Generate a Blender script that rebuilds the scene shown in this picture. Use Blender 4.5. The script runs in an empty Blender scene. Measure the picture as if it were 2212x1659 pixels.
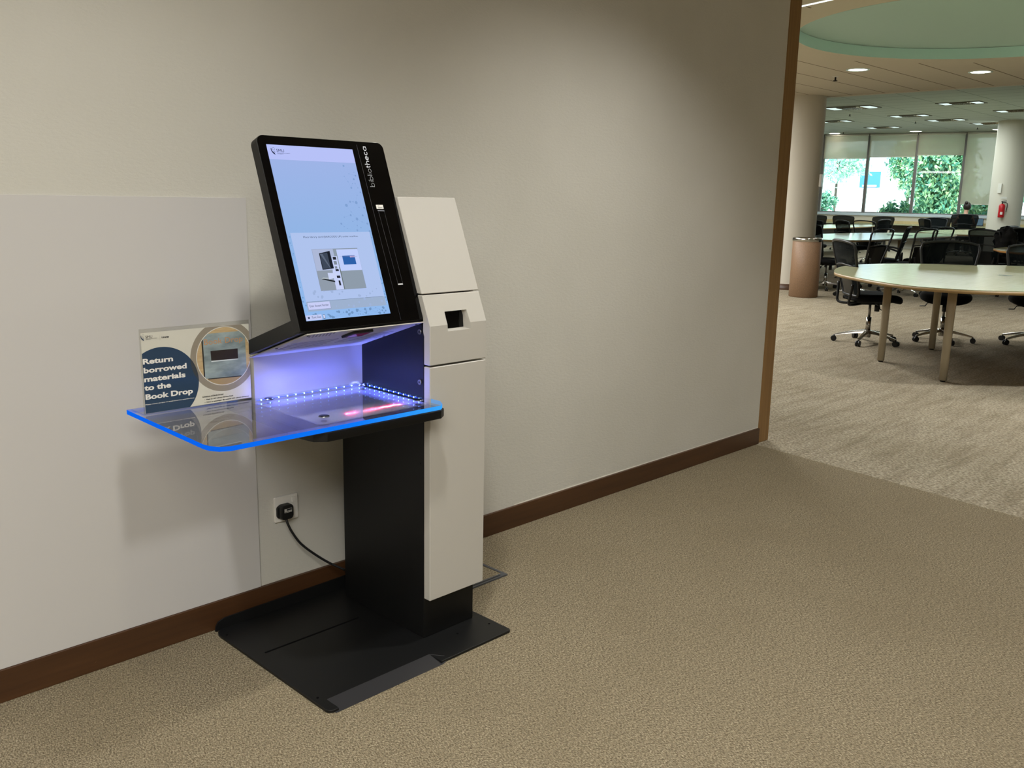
import bpy, bmesh, math, random
import numpy as np
from mathutils import Vector, Matrix
sc = bpy.context.scene
COL = sc.collection
# ------------------------------------------------------------------ camera
CAM = np.array([0.0, -2.643, 1.42]); FPX = 1962.35
YAW, PITCH, ROLL = [math.radians(a) for a in (44.4753, 11.6318, 1.1244)]
Fw = np.array([math.cos(PITCH)*math.cos(YAW), math.cos(PITCH)*math.sin(YAW), -math.sin(PITCH)])
r0 = np.array([math.sin(YAW), -math.cos(YAW), 0.0]); u0 = np.cross(r0, Fw)
Rt = r0*math.cos(ROLL)+u0*math.sin(ROLL); Up = -r0*math.sin(ROLL)+u0*math.cos(ROLL)
cam = bpy.data.objects.new('camera', bpy.data.cameras.new('camera')); COL.objects.link(cam)
M = Matrix.Identity(4)
for i in range(3):
    M[i][0] = Rt[i]; M[i][1] = Up[i]; M[i][2] = -Fw[i]; M[i][3] = CAM[i]
cam.matrix_world = M
cam.data.sensor_width = 36; cam.data.lens = FPX/2212*36; cam.data.clip_start = .05; cam.data.clip_end = 400
sc.camera = cam
# measuring helpers: the point of a known plane of the place seen at a pixel of the photograph
def ray(px, py): return Fw+Rt*(px-1106)/FPX-Up*(py-829.5)/FPX
def onz(px, py, z): v = ray(px, py); return CAM+v*((z-CAM[2])/v[2])
def ony(px, py, y): v = ray(px, py); return CAM+v*((y-CAM[1])/v[1])
def onx(px, py, x): v = ray(px, py); return CAM+v*((x-CAM[0])/v[0])
def atd(px, D, zref=0.0):
    "floor position of an upright thing whose height zref is seen in column px, at distance D along the view"
    py = 425.5+.0196*(px-1106)+(CAM[2]-zref)*FPX/D
    v = ray(px, py); h = np.array([Fw[0], Fw[1]])/math.hypot(Fw[0], Fw[1])
    t = D/(v[0]*h[0]+v[1]*h[1]); return (CAM[0]+v[0]*t, CAM[1]+v[1]*t, 0)
# ------------------------------------------------------------------ view, world, sun
sc.view_settings.view_transform = 'Standard'; sc.view_settings.look = 'None'
sc.view_settings.exposure = 0.07; sc.view_settings.gamma = 1.0; sc.view_settings.use_curve_mapping = False
W = bpy.data.worlds.new('world'); sc.world = W; W.use_nodes = True
bgn = W.node_tree.nodes['Background']; bgn.inputs[0].default_value = (.72, .93, 1.0, 1); bgn.inputs[1].default_value = 3.6
sun = bpy.data.objects.new('sun', bpy.data.lights.new('sun', 'SUN')); COL.objects.link(sun)
sun.data.energy = 7.0; sun.data.angle = .01; sun.data.color = (1, .97, .88)
sun.rotation_euler = (math.radians(42), 0, math.radians(-70))
H1, H2 = 3.1, 3.7
def area(name, loc, sx, sy, power, col, rot=(0, 0, 0), spread=180):
    l = bpy.data.lights.new(name, 'AREA'); l.shape = 'RECTANGLE'; l.size = sx; l.size_y = sy
    l.energy = power; l.color = col; l.spread = math.radians(spread)
    o = bpy.data.objects.new(name, l); o.location = loc; o.rotation_euler = rot; COL.objects.link(o); return o
def spot(name, loc, power, col, ang=80, blend=.6, rad=.05, rot=(0, 0, 0)):
    l = bpy.data.lights.new(name, 'SPOT'); l.energy = power; l.color = col
    l.spot_size = math.radians(ang); l.spot_blend = blend; l.shadow_soft_size = rad
    o = bpy.data.objects.new(name, l); o.location = loc; o.rotation_euler = rot; COL.objects.link(o); return o
WARM = (1.0, 1.0, .97); NEUT = (1.0, 1.0, .97); COOL = (.88, 1.0, 1.0)
for (x, y, p) in [(1.0, -1.3, 135), (3.1, -1.3, 185), (5.9, -3.4, 45), (1.2, -3.8, 110), (4.4, -5.0, 40), (-1.2, -2.4, 165), (8.0, -4.4, 120)]:
    spot('corridor_downlight', (x, y, H1-.03), p, WARM, 118, .75, .08)
area('corridor_fill_light', (-1.2, -3.6, H1-.02), 2.0, 2.0, 215, NEUT)  # unseen area lamp added as general fill for the corridor
area('reading_room_fill_light', (8.6, 4.6, H1-.02), 3.0, 1.8, 260, NEUT)  # out-of-view fill added to brighten the reading room
area('reading_room_fill_light', (11.5, 6.8, H1-.02), 3.0, 1.8, 220, NEUT)  # second added fill, deeper in the room and also out of view
for (x, y, p) in [(6.6, 1.75, 170), (7.4, -2.0, 330), (9.6, -1.6, 220), (12.2, -.9, 240), (13.6, -2.8, 220)]:
    spot('reading_room_fill_spot', (x, y, H1-.03), p, NEUT, 125, .8, .1)  # spots added out of view to lift the far floor, no fittings there

# ------------------------------------------------------------------ materials
def lin(c):
    c = c.lstrip('#'); v = [int(c[i:i+2], 16)/255 for i in (0, 2, 4)]
    return tuple(x/12.92 if x <= .04045 else ((x+.055)/1.055)**2.4 for x in v)+(1,)
def mat(name, col, rough=.6, metal=0.0, spec=.5, emit=0, ecol=None, alpha=None, coat=0):
    m = bpy.data.materials.new(name); m.use_nodes = True
    b = m.node_tree.nodes['Principled BSDF']
    c = lin(col) if isinstance(col, str) else tuple(col)+(1,)
    b.inputs['Base Color'].default_value = c; b.inputs['Roughness'].default_value = rough
    b.inputs['Metallic'].default_value = metal; b.inputs['Specular IOR Level'].default_value = spec
    if coat: b.inputs['Coat Weight'].default_value = coat; b.inputs['Coat Roughness'].default_value = .05
    if emit:
        e = ecol or col
        b.inputs['Emission Color'].default_value = lin(e) if isinstance(e, str) else tuple(e)+(1,)
        b.inputs['Emission Strength'].default_value = emit
    return m
def nodes(m): return m.node_tree.nodes, m.node_tree.links, m.node_tree.nodes['Principled BSDF']
def texco(m, scale=(1, 1, 1), rot=(0, 0, 0), out='Object'):
    n, l, b = nodes(m); t = n.new('ShaderNodeTexCoord'); mp = n.new('ShaderNodeMapping')
    mp.inputs['Scale'].default_value = scale; mp.inputs['Rotation'].default_value = rot
    l.new(t.outputs[out], mp.inputs[0]); return mp.outputs[0]
def noise(m, vec, scale, detail=4, rough=.5):
    n, l, b = nodes(m); t = n.new('ShaderNodeTexNoise'); t.inputs['Scale'].default_value = scale
    t.inputs['Detail'].default_value = detail; t.inputs['Roughness'].default_value = rough
    l.new(vec, t.inputs['Vector']); return t.outputs[0]
def ramp(m, fac, stops):
    n, l, b = nodes(m); r = n.new('ShaderNodeValToRGB'); cr = r.color_ramp
    while len(cr.elements) < len(stops): cr.elements.new(.5)
    for e, (p, c) in zip(cr.elements, stops):
        e.position = p; e.color = lin(c) if isinstance(c, str) else (c, c, c, 1)
    l.new(fac, r.inputs[0]); return r.outputs[0]
def mixc(m, a, b_, fac, mode='MIX'):
    n, l, b = nodes(m); x = n.new('ShaderNodeMix'); x.data_type = 'RGBA'; x.blend_type = mode
    if isinstance(fac, (int, float)): x.inputs[0].default_value = fac
    else: l.new(fac, x.inputs[0])
    for s, v in ((6, a), (7, b_)):
        if hasattr(v, 'links'): l.new(v, x.inputs[s])
        else: x.inputs[s].default_value = lin(v)
    return x.outputs[2]
def bump(m, h, strength, dist=.01):
    n, l, b = nodes(m); bp = n.new('ShaderNodeBump'); bp.inputs['Strength'].default_value = strength
    bp.inputs['Distance'].default_value = dist; l.new(h, bp.inputs['Height']); l.new(bp.outputs[0], b.inputs['Normal'])
def setc(m, c): n, l, b = nodes(m); l.new(c, b.inputs['Base Color'])

def grain_mat(name, c1, c2, rough=.45, scale=(60, 60, 1.5), b_=.1):
    m = mat(name, c1, rough); v = texco(m, scale); f = noise(m, v, 1.0, 5, .6)
    setc(m, ramp(m, f, [(.3, c1), (.7, c2)])); bump(m, f, b_, .002); return m
def speck_mat(name, c1, c2, rough, scale, b_=.15, spec=.5, dist=.002):
    m = mat(name, c1, rough, spec=spec); v = texco(m); f = noise(m, v, scale, 3, .6)
    setc(m, ramp(m, f, [(.35, c1), (.65, c2)])); bump(m, f, b_, dist); return m

M_wall = mat('painted_plaster', '#c2bbb0', .85, spec=.25)
v = texco(M_wall, (1, 1, 2.2)); f = noise(M_wall, v, 55, 6, .6); f2 = noise(M_wall, texco(M_wall), 1.4, 3, .5)
setc(M_wall, ramp(M_wall, f2, [(.3, '#bcb8ac'), (.7, '#c4c0b5')])); bump(M_wall, f, .35, .004)
M_panel = mat('white_board', '#c0bcb7', .32, spec=.4)
M_colw = mat('column_paint', '#cdc6b8', .8, spec=.3); bump(M_colw, noise(M_colw, texco(M_colw), 40, 3), .1, .003)
M_skirt = grain_mat('dark_timber', '#3c2411', '#4b2f18', .42, (2, 40, 40))
f = noise(M_skirt, texco(M_skirt, (9, 30, 30)), 1.0, 4, .7)
n_, l_, b_ = nodes(M_skirt)
base = b_.inputs['Base Color'].links[0].from_socket
setc(M_skirt, mixc(M_skirt, base, '#9a8266', ramp(M_skirt, f, [(.70, 0.0), (.74, .55)])))
M_oak = grain_mat('oak_trim', '#7a5a30', '#8a683a', .75, (70, 70, 1.2))
M_floorwood = M_skirt

def carpet(name, ca, cb, cc, loops=290, rot=.6, streak=False):
    m = mat(name, ca, .95, spec=.1)
    v = texco(m, (1, .55, 1), (0, 0, rot))
    n, l, b = nodes(m)
    vo = n.new('ShaderNodeTexVoronoi'); vo.inputs['Scale'].default_value = loops; vo.inputs['Randomness'].default_value = .75
    l.new(v, vo.inputs['Vector'])
    fine = noise(m, v, loops*.9, 2, .7)
    c1 = ramp(m, fine, [(.30, ca), (.5, cb), (.72, cc)])
    big = noise(m, texco(m, (1, 1, 1)), 1.6, 4, .6)
    c2 = mixc(m, c1, '#7d7058', ramp(m, big, [(.42, 0.0), (.75, .38)]))
    if streak:
        st = noise(m, texco(m, (1.2, 9, 1), (0, 0, .1)), 1.3, 4, .65)
        c2 = mixc(m, c2, '#6f634c', ramp(m, st, [(.45, 0.0), (.7, .45)]))
    dk = ramp(m, vo.outputs['Distance'], [(.35, 1.0), (.75, .55)])
    c3 = mixc(m, c2, dk, .75, 'MULTIPLY')
    setc(m, c3); bump(m, vo.outputs['Distance'], .6, -.006)
    return m
M_carpet = carpet('corridor_carpet', '#4f4330', '#8b7e66', '#bdb196')
M_carpet2 = carpet('reading_room_carpet', '#746a58', '#a59a85', '#cdc3ae', 120, .1, True)
M_ceil = mat('white_ceiling', '#c9c0ae', .9, spec=.2)
n_, l_, b_ = nodes(M_ceil)
def groove(m, axis, pitch, w, base, dark, off=0.0, second=None):
    "shadow-gap lines between ceiling boards"
    n, l, b = nodes(m); t = n.new('ShaderNodeTexCoord'); s = n.new('ShaderNodeSeparateXYZ'); l.new(t.outputs['Object'], s.inputs[0])
    def one(ax, p, o):
        a = n.new('ShaderNodeMath'); a.operation = 'ADD'; a.inputs[1].default_value = o; l.new(s.outputs[ax], a.inputs[0])
        d = n.new('ShaderNodeMath'); d.operation = 'DIVIDE'; d.inputs[1].default_value = p; l.new(a.outputs[0], d.inputs[0])
        fr = n.new('ShaderNodeMath'); fr.operation = 'FRACT'; l.new(d.outputs[0], fr.inputs[0])
        lt = n.new('ShaderNodeMath'); lt.operation = 'LESS_THAN'; lt.inputs[1].default_value = w/p; l.new(fr.outputs[0], lt.inputs[0])
        return lt.outputs[0]
    f = one(axis, pitch, off)
    if second:
        g = one(*second); mx = n.new('ShaderNodeMath'); mx.operation = 'MAXIMUM'; l.new(f, mx.inputs[0]); l.new(g, mx.inputs[1]); f = mx.outputs[0]
    setc(m, mixc(m, base, dark, f))
M_ceil_tile = mat('ceiling_tiles', '#c9c6b8', .9, spec=.2)
groove(M_ceil_tile, 1, 1.2, .022, '#b5b9b2', '#81857e', .35, (0, .6, .1))
M_ceil_line = mat('ceiling_boards', '#b5ac98', .9, spec=.2)
groove(M_ceil_line, 1, .52, .02, '#c9c0ae', '#7a6f5b', .08)
M_teal = mat('pale_green_rim', '#cdf0ec', .7)
M_dome = mat('green_dome', '#b4cec8', .8, spec=.2)
M_white = mat('white_metal', '#b4afa5', .5, spec=.4); bump(M_white, noise(M_white, texco(M_white), 900, 2), .08, .0005)
M_whitep = mat('white_plastic', '#ddd8cd', .4)
M_black = mat('black_powder_coat', '#060606', .5, spec=.35); bump(M_black, noise(M_black, texco(M_black), 1400, 2), .12, .0005)
M_base = mat('black_plate', '#0e0e0e', .42, spec=.4); bump(M_base, noise(M_base, texco(M_base), 900, 2), .25, .0006)
M_side = mat('charcoal_plastic', '#262523', .6, spec=.3)
M_gloss = mat('black_glass', '#020203', .08, spec=.3)
M_dark = mat('black_plastic', '#0a0a0b', .4)
M_chrome = mat('chrome', '#b9b6b0', .18, 1.0)
M_steel = mat('brushed_steel', '#8e8c88', .35, 1.0)
M_greymetal = mat('grey_aluminium', '#6d7076', .4, .8)
M_cable = mat('black_rubber', '#0d0d0d', .5)
M_fabric = mat('black_fabric', '#08090b', .9, spec=.2); bump(M_fabric, noise(M_fabric, texco(M_fabric), 300, 2), .3, .002)
M_frame = mat('chair_plastic', '#08090b', .45)
M_leg = mat('beige_leg', '#b8ac94', .5)
M_tabletop = mat('maple_laminate', '#b4b492', .2, spec=.35)
v = texco(M_tabletop, (1.2, 14, 1)); f = noise(M_tabletop, v, 3, 5, .6)
setc(M_tabletop, ramp(M_tabletop, f, [(.3, '#aeac86'), (.7, '#b9b893')]))
M_edge = grain_mat('table_edge', '#9a7c4e', '#ab8d5e', .45, (3, 3, 60))
M_orange = grain_mat('orange_table_edge', '#a9743b', '#b98548', .45, (3, 3, 60))
M_red = mat('red_paint', '#b3121b', .3)
M_bin = speck_mat('brown_bin', '#7a5f47', '#8a6c52', .55, 90, .1)
M_paper = mat('paper', '#dcd8cf', .8)
M_ink = mat('black_ink', '#16181d', .8)
M_navy = mat('navy_ink', '#1e3a56', .7)
M_navydk = mat('navy_overlap_ink', '#353a3f', .7)
M_taupe = mat('taupe_ink', '#9b9082', .7)
M_tan = grain_mat('printed_timber', '#b89a6e', '#c9b083', .7, (30, 30, 200))
M_prsteel = mat('printed_steel', '#8c9896', .6)
v = texco(M_prsteel, (8, 8, 22)); f = noise(M_prsteel, v, 1.6, 3, .6); setc(M_prsteel, ramp(M_prsteel, f, [(.3, '#6f7c7c'), (.75, '#a9b6b4')]))
M_prbrown = mat('printed_dark_slot', '#21140b', .7)
M_copper = mat('copper_ink', '#c08d5e', .6)
M_skin = mat('skin', '#c99a80', .55); M_hair = grain_mat('hair', '#1d1512', '#2f211b', .5, (40, 40, 6)); M_top = mat('black_cloth', '#0b0b0d', .9)

def mesh_mat(name, col, t):
    m = bpy.data.materials.new(name); m.use_nodes = True; n = m.node_tree.nodes; l = m.node_tree.links
    b = n['Principled BSDF']; b.inputs['Base Color'].default_value = lin(col); b.inputs['Roughness'].default_value = .85; b.inputs['Specular IOR Level'].default_value = .1
    tr = n.new('ShaderNodeBsdfTransparent'); mx = n.new('ShaderNodeMixShader'); mx.inputs[0].default_value = t
    l.new(b.outputs[0], mx.inputs[1]); l.new(tr.outputs[0], mx.inputs[2]); l.new(mx.outputs[0], n['Material Output'].inputs[0]); return m
M_mesh = mesh_mat('mesh_weave', '#0b1011', .045); M_open = mesh_mat('open_weave', '#0b1011', .72)
def blind_mat():
    m = bpy.data.materials.new('blind_fabric'); m.use_nodes = True; n = m.node_tree.nodes; l = m.node_tree.links
    b = n['Principled BSDF']; b.inputs['Base Color'].default_value = lin('#b9b3a2'); b.inputs['Roughness'].default_value = .9
    ts = n.new('ShaderNodeBsdfTranslucent'); ts.inputs[0].default_value = lin('#cfc8b4')
    tr = n.new('ShaderNodeBsdfTransparent'); m1 = n.new('ShaderNodeMixShader'); m1.inputs[0].default_value = .45
    m2 = n.new('ShaderNodeMixShader'); m2.inputs[0].default_value = .2
    l.new(b.outputs[0], m1.inputs[1]); l.new(ts.outputs[0], m1.inputs[2]); l.new(m1.outputs[0], m2.inputs[1]); l.new(tr.outputs[0], m2.inputs[2])
    l.new(m2.outputs[0], n['Material Output'].inputs[0]); return m
M_blind = blind_mat()
def sheet_glass(name, tint, refl=1.0, ior=1.49):
    m = bpy.data.materials.new(name); m.use_nodes = True; n = m.node_tree.nodes; l = m.node_tree.links
    n.remove(n['Principled BSDF'])
    tr = n.new('ShaderNodeBsdfTransparent'); tr.inputs[0].default_value = lin(tint)
    g = n.new('ShaderNodeBsdfGlossy'); g.inputs['Roughness'].default_value = .02
    fr = n.new('ShaderNodeFresnel'); ge = n.new('ShaderNodeNewGeometry'); mr = n.new('ShaderNodeMapRange')
    mr.inputs['To Min'].default_value = ior; mr.inputs['To Max'].default_value = 1/ior
    l.new(ge.outputs['Backfacing'], mr.inputs['Value']); l.new(mr.outputs[0], fr.inputs[0])
    mu = n.new('ShaderNodeMath'); mu.operation = 'MULTIPLY'; mu.inputs[1].default_value = refl; mu.use_clamp = True
    mx = n.new('ShaderNodeMixShader'); l.new(fr.outputs[0], mu.inputs[0]); l.new(mu.outputs[0], mx.inputs[0])
    l.new(tr.outputs[0], mx.inputs[1]); l.new(g.outputs[0], mx.inputs[2]); l.new(mx.outputs[0], n['Material Output'].inputs[0]); return m
M_glass = sheet_glass('window_glass', '#f4fbfa'); M_acryl = sheet_glass('clear_acrylic', '#fafbff', 1.5)
M_acrylic2 = sheet_glass('sign_acrylic', '#fcfcfa', 1.0)
def emis(name, col, s):
    m = bpy.data.materials.new(name); m.use_nodes = True; n = m.node_tree.nodes; l = m.node_tree.links
    n.remove(n['Principled BSDF']); e = n.new('ShaderNodeEmission'); e.inputs[0].default_value = lin(col); e.inputs[1].default_value = s
    l.new(e.outputs[0], n['Material Output'].inputs[0]); return m
M_lamp = emis('lamp_glow', '#fff4e0', 9); M_tube = emis('tube_glow', '#eafff8', .95)
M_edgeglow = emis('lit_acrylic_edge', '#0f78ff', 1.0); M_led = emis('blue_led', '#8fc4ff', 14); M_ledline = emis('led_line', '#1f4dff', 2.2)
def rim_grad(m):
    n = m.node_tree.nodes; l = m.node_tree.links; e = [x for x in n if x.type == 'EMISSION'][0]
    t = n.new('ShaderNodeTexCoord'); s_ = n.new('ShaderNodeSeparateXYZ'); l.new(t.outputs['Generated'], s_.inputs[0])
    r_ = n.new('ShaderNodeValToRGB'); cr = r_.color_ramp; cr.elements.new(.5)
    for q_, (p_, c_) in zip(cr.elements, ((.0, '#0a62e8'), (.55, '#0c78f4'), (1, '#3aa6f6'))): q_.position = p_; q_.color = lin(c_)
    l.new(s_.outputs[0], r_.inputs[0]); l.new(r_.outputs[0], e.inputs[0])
rim_grad(M_edgeglow)  # LED light in the rim is put into its emission, brighter to the right
# ------------------------------------------------------------------ mesh building
class MB:
    def __init__(s): s.v = []; s.f = []; s.m = []; s.mats = []; s.c = 0; s.sm = []; s.smooth = False
    def mat(s, m):
        if m not in s.mats: s.mats.append(m)
        s.c = s.mats.index(m); return s
    def add(s, vs, fs, smooth=None):
        o = len(s.v); s.v += [tuple(float(c) for c in p) for p in vs]
        for f in fs: s.f.append([i+o for i in f]); s.m.append(s.c); s.sm.append(s.smooth if smooth is None else smooth)
        return s
    def box(s, a, b, R=None, T=None):
        x0, y0, z0 = a; x1, y1, z1 = b
        vs = [(x0, y0, z0), (x1, y0, z0), (x1, y1, z0), (x0, y1, z0), (x0, y0, z1), (x1, y0, z1), (x1, y1, z1), (x0, y1, z1)]
        if T: vs = [T(*p) for p in vs]
        return s.add(vs, [(0, 3, 2, 1), (4, 5, 6, 7), (0, 1, 5, 4), (1, 2, 6, 5), (2, 3, 7, 6), (3, 0, 4, 7)], False)
    def prism(s, poly, h0, h1, T=None, smooth=False):
        "poly in a plane (a,b), extruded h0..h1; T(a,b,h)->xyz"
        T = T or (lambda a, b, h: (a, b, h)); n = len(poly)
        vs = [T(a, b, h0) for a, b in poly]+[T(a, b, h1) for a, b in poly]
        s.add(vs, [tuple(range(n))[::-1], tuple(range(n, 2*n))], False)
        o = len(s.v)-2*n
        for i in range(n):
            j = (i+1) % n; s.f.append([o+i, o+j, o+n+j, o+n+i]); s.m.append(s.c); s.sm.append(smooth)
        return s
    def flat(s, poly, h, T): return s.add([T(a, b, h) for a, b in poly], [tuple(range(len(poly)))], False)
    def tube(s, pts, r, n=10, cap=True, smooth=True):
        pts = [Vector(p) for p in pts]; rs = r if isinstance(r, (list, tuple)) else [r]*len(pts)
        vs = []; prev = None
        for i, p in enumerate(pts):
            d = (pts[min(i+1, len(pts)-1)]-pts[max(i-1, 0)]).normalized()
            if prev is None:
                a = Vector((0, 0, 1)) if abs(d.z) < .9 else Vector((1, 0, 0)); e1 = d.cross(a).normalized()
            else: e1 = (prev-d*prev.dot(d)).normalized()
            prev = e1; e2 = d.cross(e1)
            for k in range(n):
                t = 2*math.pi*k/n; vs.append(p+(e1*math.cos(t)+e2*math.sin(t))*rs[i])
        fs = [(i*n+k, i*n+(k+1) % n, (i+1)*n+(k+1) % n, (i+1)*n+k) for i in range(len(pts)-1) for k in range(n)]
        s.add(vs, fs, smooth)
        if cap:
            o = len(s.v)-len(vs); L = (len(pts)-1)*n
            for f in ([o+k for k in range(n)][::-1], [o+L+k for k in range(n)]): s.f.append(f); s.m.append(s.c); s.sm.append(False)
        return s
    def lathe(s, prof, n=24, c=(0, 0, 0), T=None, smooth=True):
        vs = []
        for r, z in prof:
            for k in range(n):
                t = 2*math.pi*k/n; vs.append((c[0]+r*math.cos(t), c[1]+r*math.sin(t), c[2]+z))
        if T: vs = [T(*p) for p in vs]
        fs = [(i*n+k, i*n+(k+1) % n, (i+1)*n+(k+1) % n, (i+1)*n+k) for i in range(len(prof)-1) for k in range(n)]
        return s.add(vs, fs, smooth)
    def ball(s, c, r, n=12, sc_=(1, 1, 1)):
        prof = [(max(1e-4, math.sin(math.pi*i/n))*r, -math.cos(math.pi*i/n)*r) for i in range(n+1)]
        return s.lathe([(a, b) for a, b in prof], n*2, (0, 0, 0), lambda x, y, z: (c[0]+x*sc_[0], c[1]+y*sc_[1], c[2]+z*sc_[2]))
    def build(s, name, m=None, parent=None, bevel=0, seg=2, mats=None):
        me = bpy.data.meshes.new(name); me.from_pydata(s.v, [], s.f)
        ms = s.mats if s.mats else [m]
        for q in ms: me.materials.append(q)
        me.polygons.foreach_set('material_index', s.m if s.mats else [0]*len(s.f)); me.polygons.foreach_set('use_smooth', s.sm)
        if bevel:
            bm = bmesh.new(); bm.from_mesh(me)
            bmesh.ops.remove_doubles(bm, verts=bm.verts, dist=1e-5); bmesh.ops.recalc_face_normals(bm, faces=bm.faces)
            es = [e for e in bm.edges if len(e.link_faces) == 2 and e.calc_face_angle(0) > .5]
            bmesh.ops.bevel(bm, geom=es, offset=bevel, segments=seg, affect='EDGES', profile=.5, clamp_overlap=True)
            for f in bm.faces: f.smooth = True
            bm.to_mesh(me); bm.free(); me.set_sharp_from_angle(angle=math.radians(28))
        me.update()
        o = bpy.data.objects.new(name, me); COL.objects.link(o)
        if parent: o.parent = parent; 
        if bevel: o.modifiers.new('normals', 'WEIGHTED_NORMAL').keep_sharp = True
        if parent: o.matrix_parent_inverse = parent_world(parent).inverted()
        return o
def parent_world(o):
    m = Matrix.LocRotScale(o.location, o.rotation_euler, o.scale)
    return (parent_world(o.parent) @ o.matrix_parent_inverse @ m) if o.parent else m
def smoothmesh(o, ang=40):
    me = o.data
    for p in me.polygons: p.use_smooth = True
    o.data.set_sharp_from_angle(angle=math.radians(ang))
def thing(name, label, cat, loc=(0, 0, 0), rz=0, group=None, scale=1):
    o = bpy.data.objects.new(name, None); COL.objects.link(o); o.empty_display_size = .1
    o.location = loc; o.rotation_euler = (0, 0, rz); o.scale = (scale,)*3
    return tag(o, label, cat, group)
def tag(o, label=None, cat=None, group=None, kind=None):
    if label: o['label'] = label
    if cat: o['category'] = cat
    if group: o['group'] = group
    if kind: o['kind'] = kind
    return o
def struct(name, mb, m=None, **k): o = mb.build(name, m, **k); o['kind'] = 'structure'; return o
def copy_tree(o, parent=None):
    c = o.copy(); COL.objects.link(c)
    if parent: c.parent = parent
    for ch in [x for x in list(COL.objects) if x.parent == o]: copy_tree(ch, c)
    return c
def rrect(a0, b0, a1, b1, r, n=6, rs=None):
    rs = rs or (r, r, r, r); P = []
    for (cx, cy, t0, rr) in ((a1, b0, -90, rs[0]), (a1, b1, 0, rs[1]), (a0, b1, 90, rs[2]), (a0, b0, 180, rs[3])):
        sx = -1 if cx == a1 else 1; sy = -1 if cy == b1 else 1
        for k in range(n+1):
            t = math.radians(t0+90*k/n); P.append((cx+sx*rr+rr*math.cos(t), cy+sy*rr+rr*math.sin(t)))
    return P
def circ(cx, cy, r, n=40, a0=0, a1=360, sy=1): return [(cx+r*math.cos(math.radians(a0+(a1-a0)*k/n)), cy+sy*r*math.sin(math.radians(a0+(a1-a0)*k/n))) for k in range(n if a1-a0 == 360 else n+1)]
_tc = {}
def text_mesh(s, off=0.0):
    if (s, off) in _tc: return _tc[(s, off)]
    cu = bpy.data.curves.new('t', 'FONT'); cu.body = s; cu.size = 1; cu.offset = off; cu.fill_mode = 'FRONT'; cu.resolution_u = 3
    ob = bpy.data.objects.new('t', cu); me = ob.to_mesh()
    vs = [(p.co.x, p.co.y) for p in me.vertices]; fs = [tuple(p.vertices) for p in me.polygons]
    ob.to_mesh_clear(); bpy.data.objects.remove(ob); bpy.data.curves.remove(cu)
    x0 = min(p[0] for p in vs); x1 = max(p[0] for p in vs)
    _tc[(s, off)] = (vs, fs, x0, x1); return _tc[(s, off)]
def text(mb, s, A, B, h, T, m, d=.0004, off=0.0):
    "lettering on baseline A-B (plane coords), capital height h"
    vs, fs, x0, x1 = text_mesh(s, off); ax, ay = A; bx, by = B; L = math.hypot(bx-ax, by-ay); ex = ((bx-ax)/L, (by-ay)/L); ey = (-ex[1], ex[0])
    k = L/(x1-x0); kh = h/.70
    pts = [T(ax+ex[0]*(x-x0)*k+ey[0]*y*kh, ay+ex[1]*(x-x0)*k+ey[1]*y*kh, d) for x, y in vs]
    mb.mat(m).add(pts, fs, False)
def stroke(mb, pts, w, T, m, d=.0004):
    "flat ribbon along plane points"
    mb.mat(m); P = [Vector((p[0], p[1])) for p in pts]; vs = []
    for i, p in enumerate(P):
        t = (P[min(i+1, len(P)-1)]-P[max(i-1, 0)]).normalized(); nn = Vector((-t.y, t.x))*w/2
        vs += [T(p.x+nn.x, p.y+nn.y, d), T(p.x-nn.x, p.y-nn.y, d)]
    mb.add(vs, [(2*i, 2*i+1, 2*i+3, 2*i+2) for i in range(len(P)-1)], False)
def boolean(o, cutter):
    o.modifiers.clear(); md = o.modifiers.new('b', 'BOOLEAN'); md.object = cutter; md.operation = 'DIFFERENCE'; md.solver = 'EXACT'
    dg = bpy.context.evaluated_depsgraph_get(); dg.update()
    me = bpy.data.meshes.new_from_object(o.evaluated_get(dg)); o.modifiers.clear(); o.data = me
    for p in me.polygons: p.use_smooth = False
    bpy.data.objects.remove(cutter)
random.seed(7)
# ================================================================== SETTING
sy0, sy1 = -8.0, 14.0
def seamx(y): return 4.762+(y+.073)*.147
mb = MB(); mb.mat(M_carpet).add([(-4, -8, 0), (seamx(-8), -8, 0), (seamx(.3), .3, 0), (-4, .3, 0)], [(0, 1, 2, 3)])
mb.mat(M_carpet2).add([(seamx(-8), -8, 0), (34, -8, 0), (34, 16, 0), (-4, 16, 0), (-4, .3, 0), (seamx(.3), .3, 0)], [(0, 1, 2, 3, 4, 5)])
mb.mat(M_carpet2).add([(-4, -8, -.3), (34, -8, -.3), (34, 16, -.3), (-4, 16, -.3)], [(3, 2, 1, 0)])
struct('floor', mb)
WX = 4.80
struct('wall_left', MB().box((-4, 0, 0), (WX, .2, H1)), M_wall)
struct('trim_1', MB().box((WX, -.004, 0), (WX+.125, .204, H1)), M_oak, bevel=.004)
struct('baseboard_left', MB().box((-4, -.014, 0), (WX-.003, 0, .097)), M_skirt, bevel=.002)
struct('trim_2', MB().box((2.72, -.002, .097), (3.6, 0, .101)).box((3.6, -.0015, .097), (WX-.003, 0, .1)), mat('caulk', '#d8d2c4', .6))
struct('wall_back', MB().box((-4.2, -8, 0), (-4, 16, H1)), M_wall)
struct('wall_right', MB().box((-4.2, -8.2, 0), (34, -8, H2)), M_wall)
struct('wall_far_left', MB().box((-4.2, 14, 0), (30.5, 14.2, H2)), M_wall)
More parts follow.
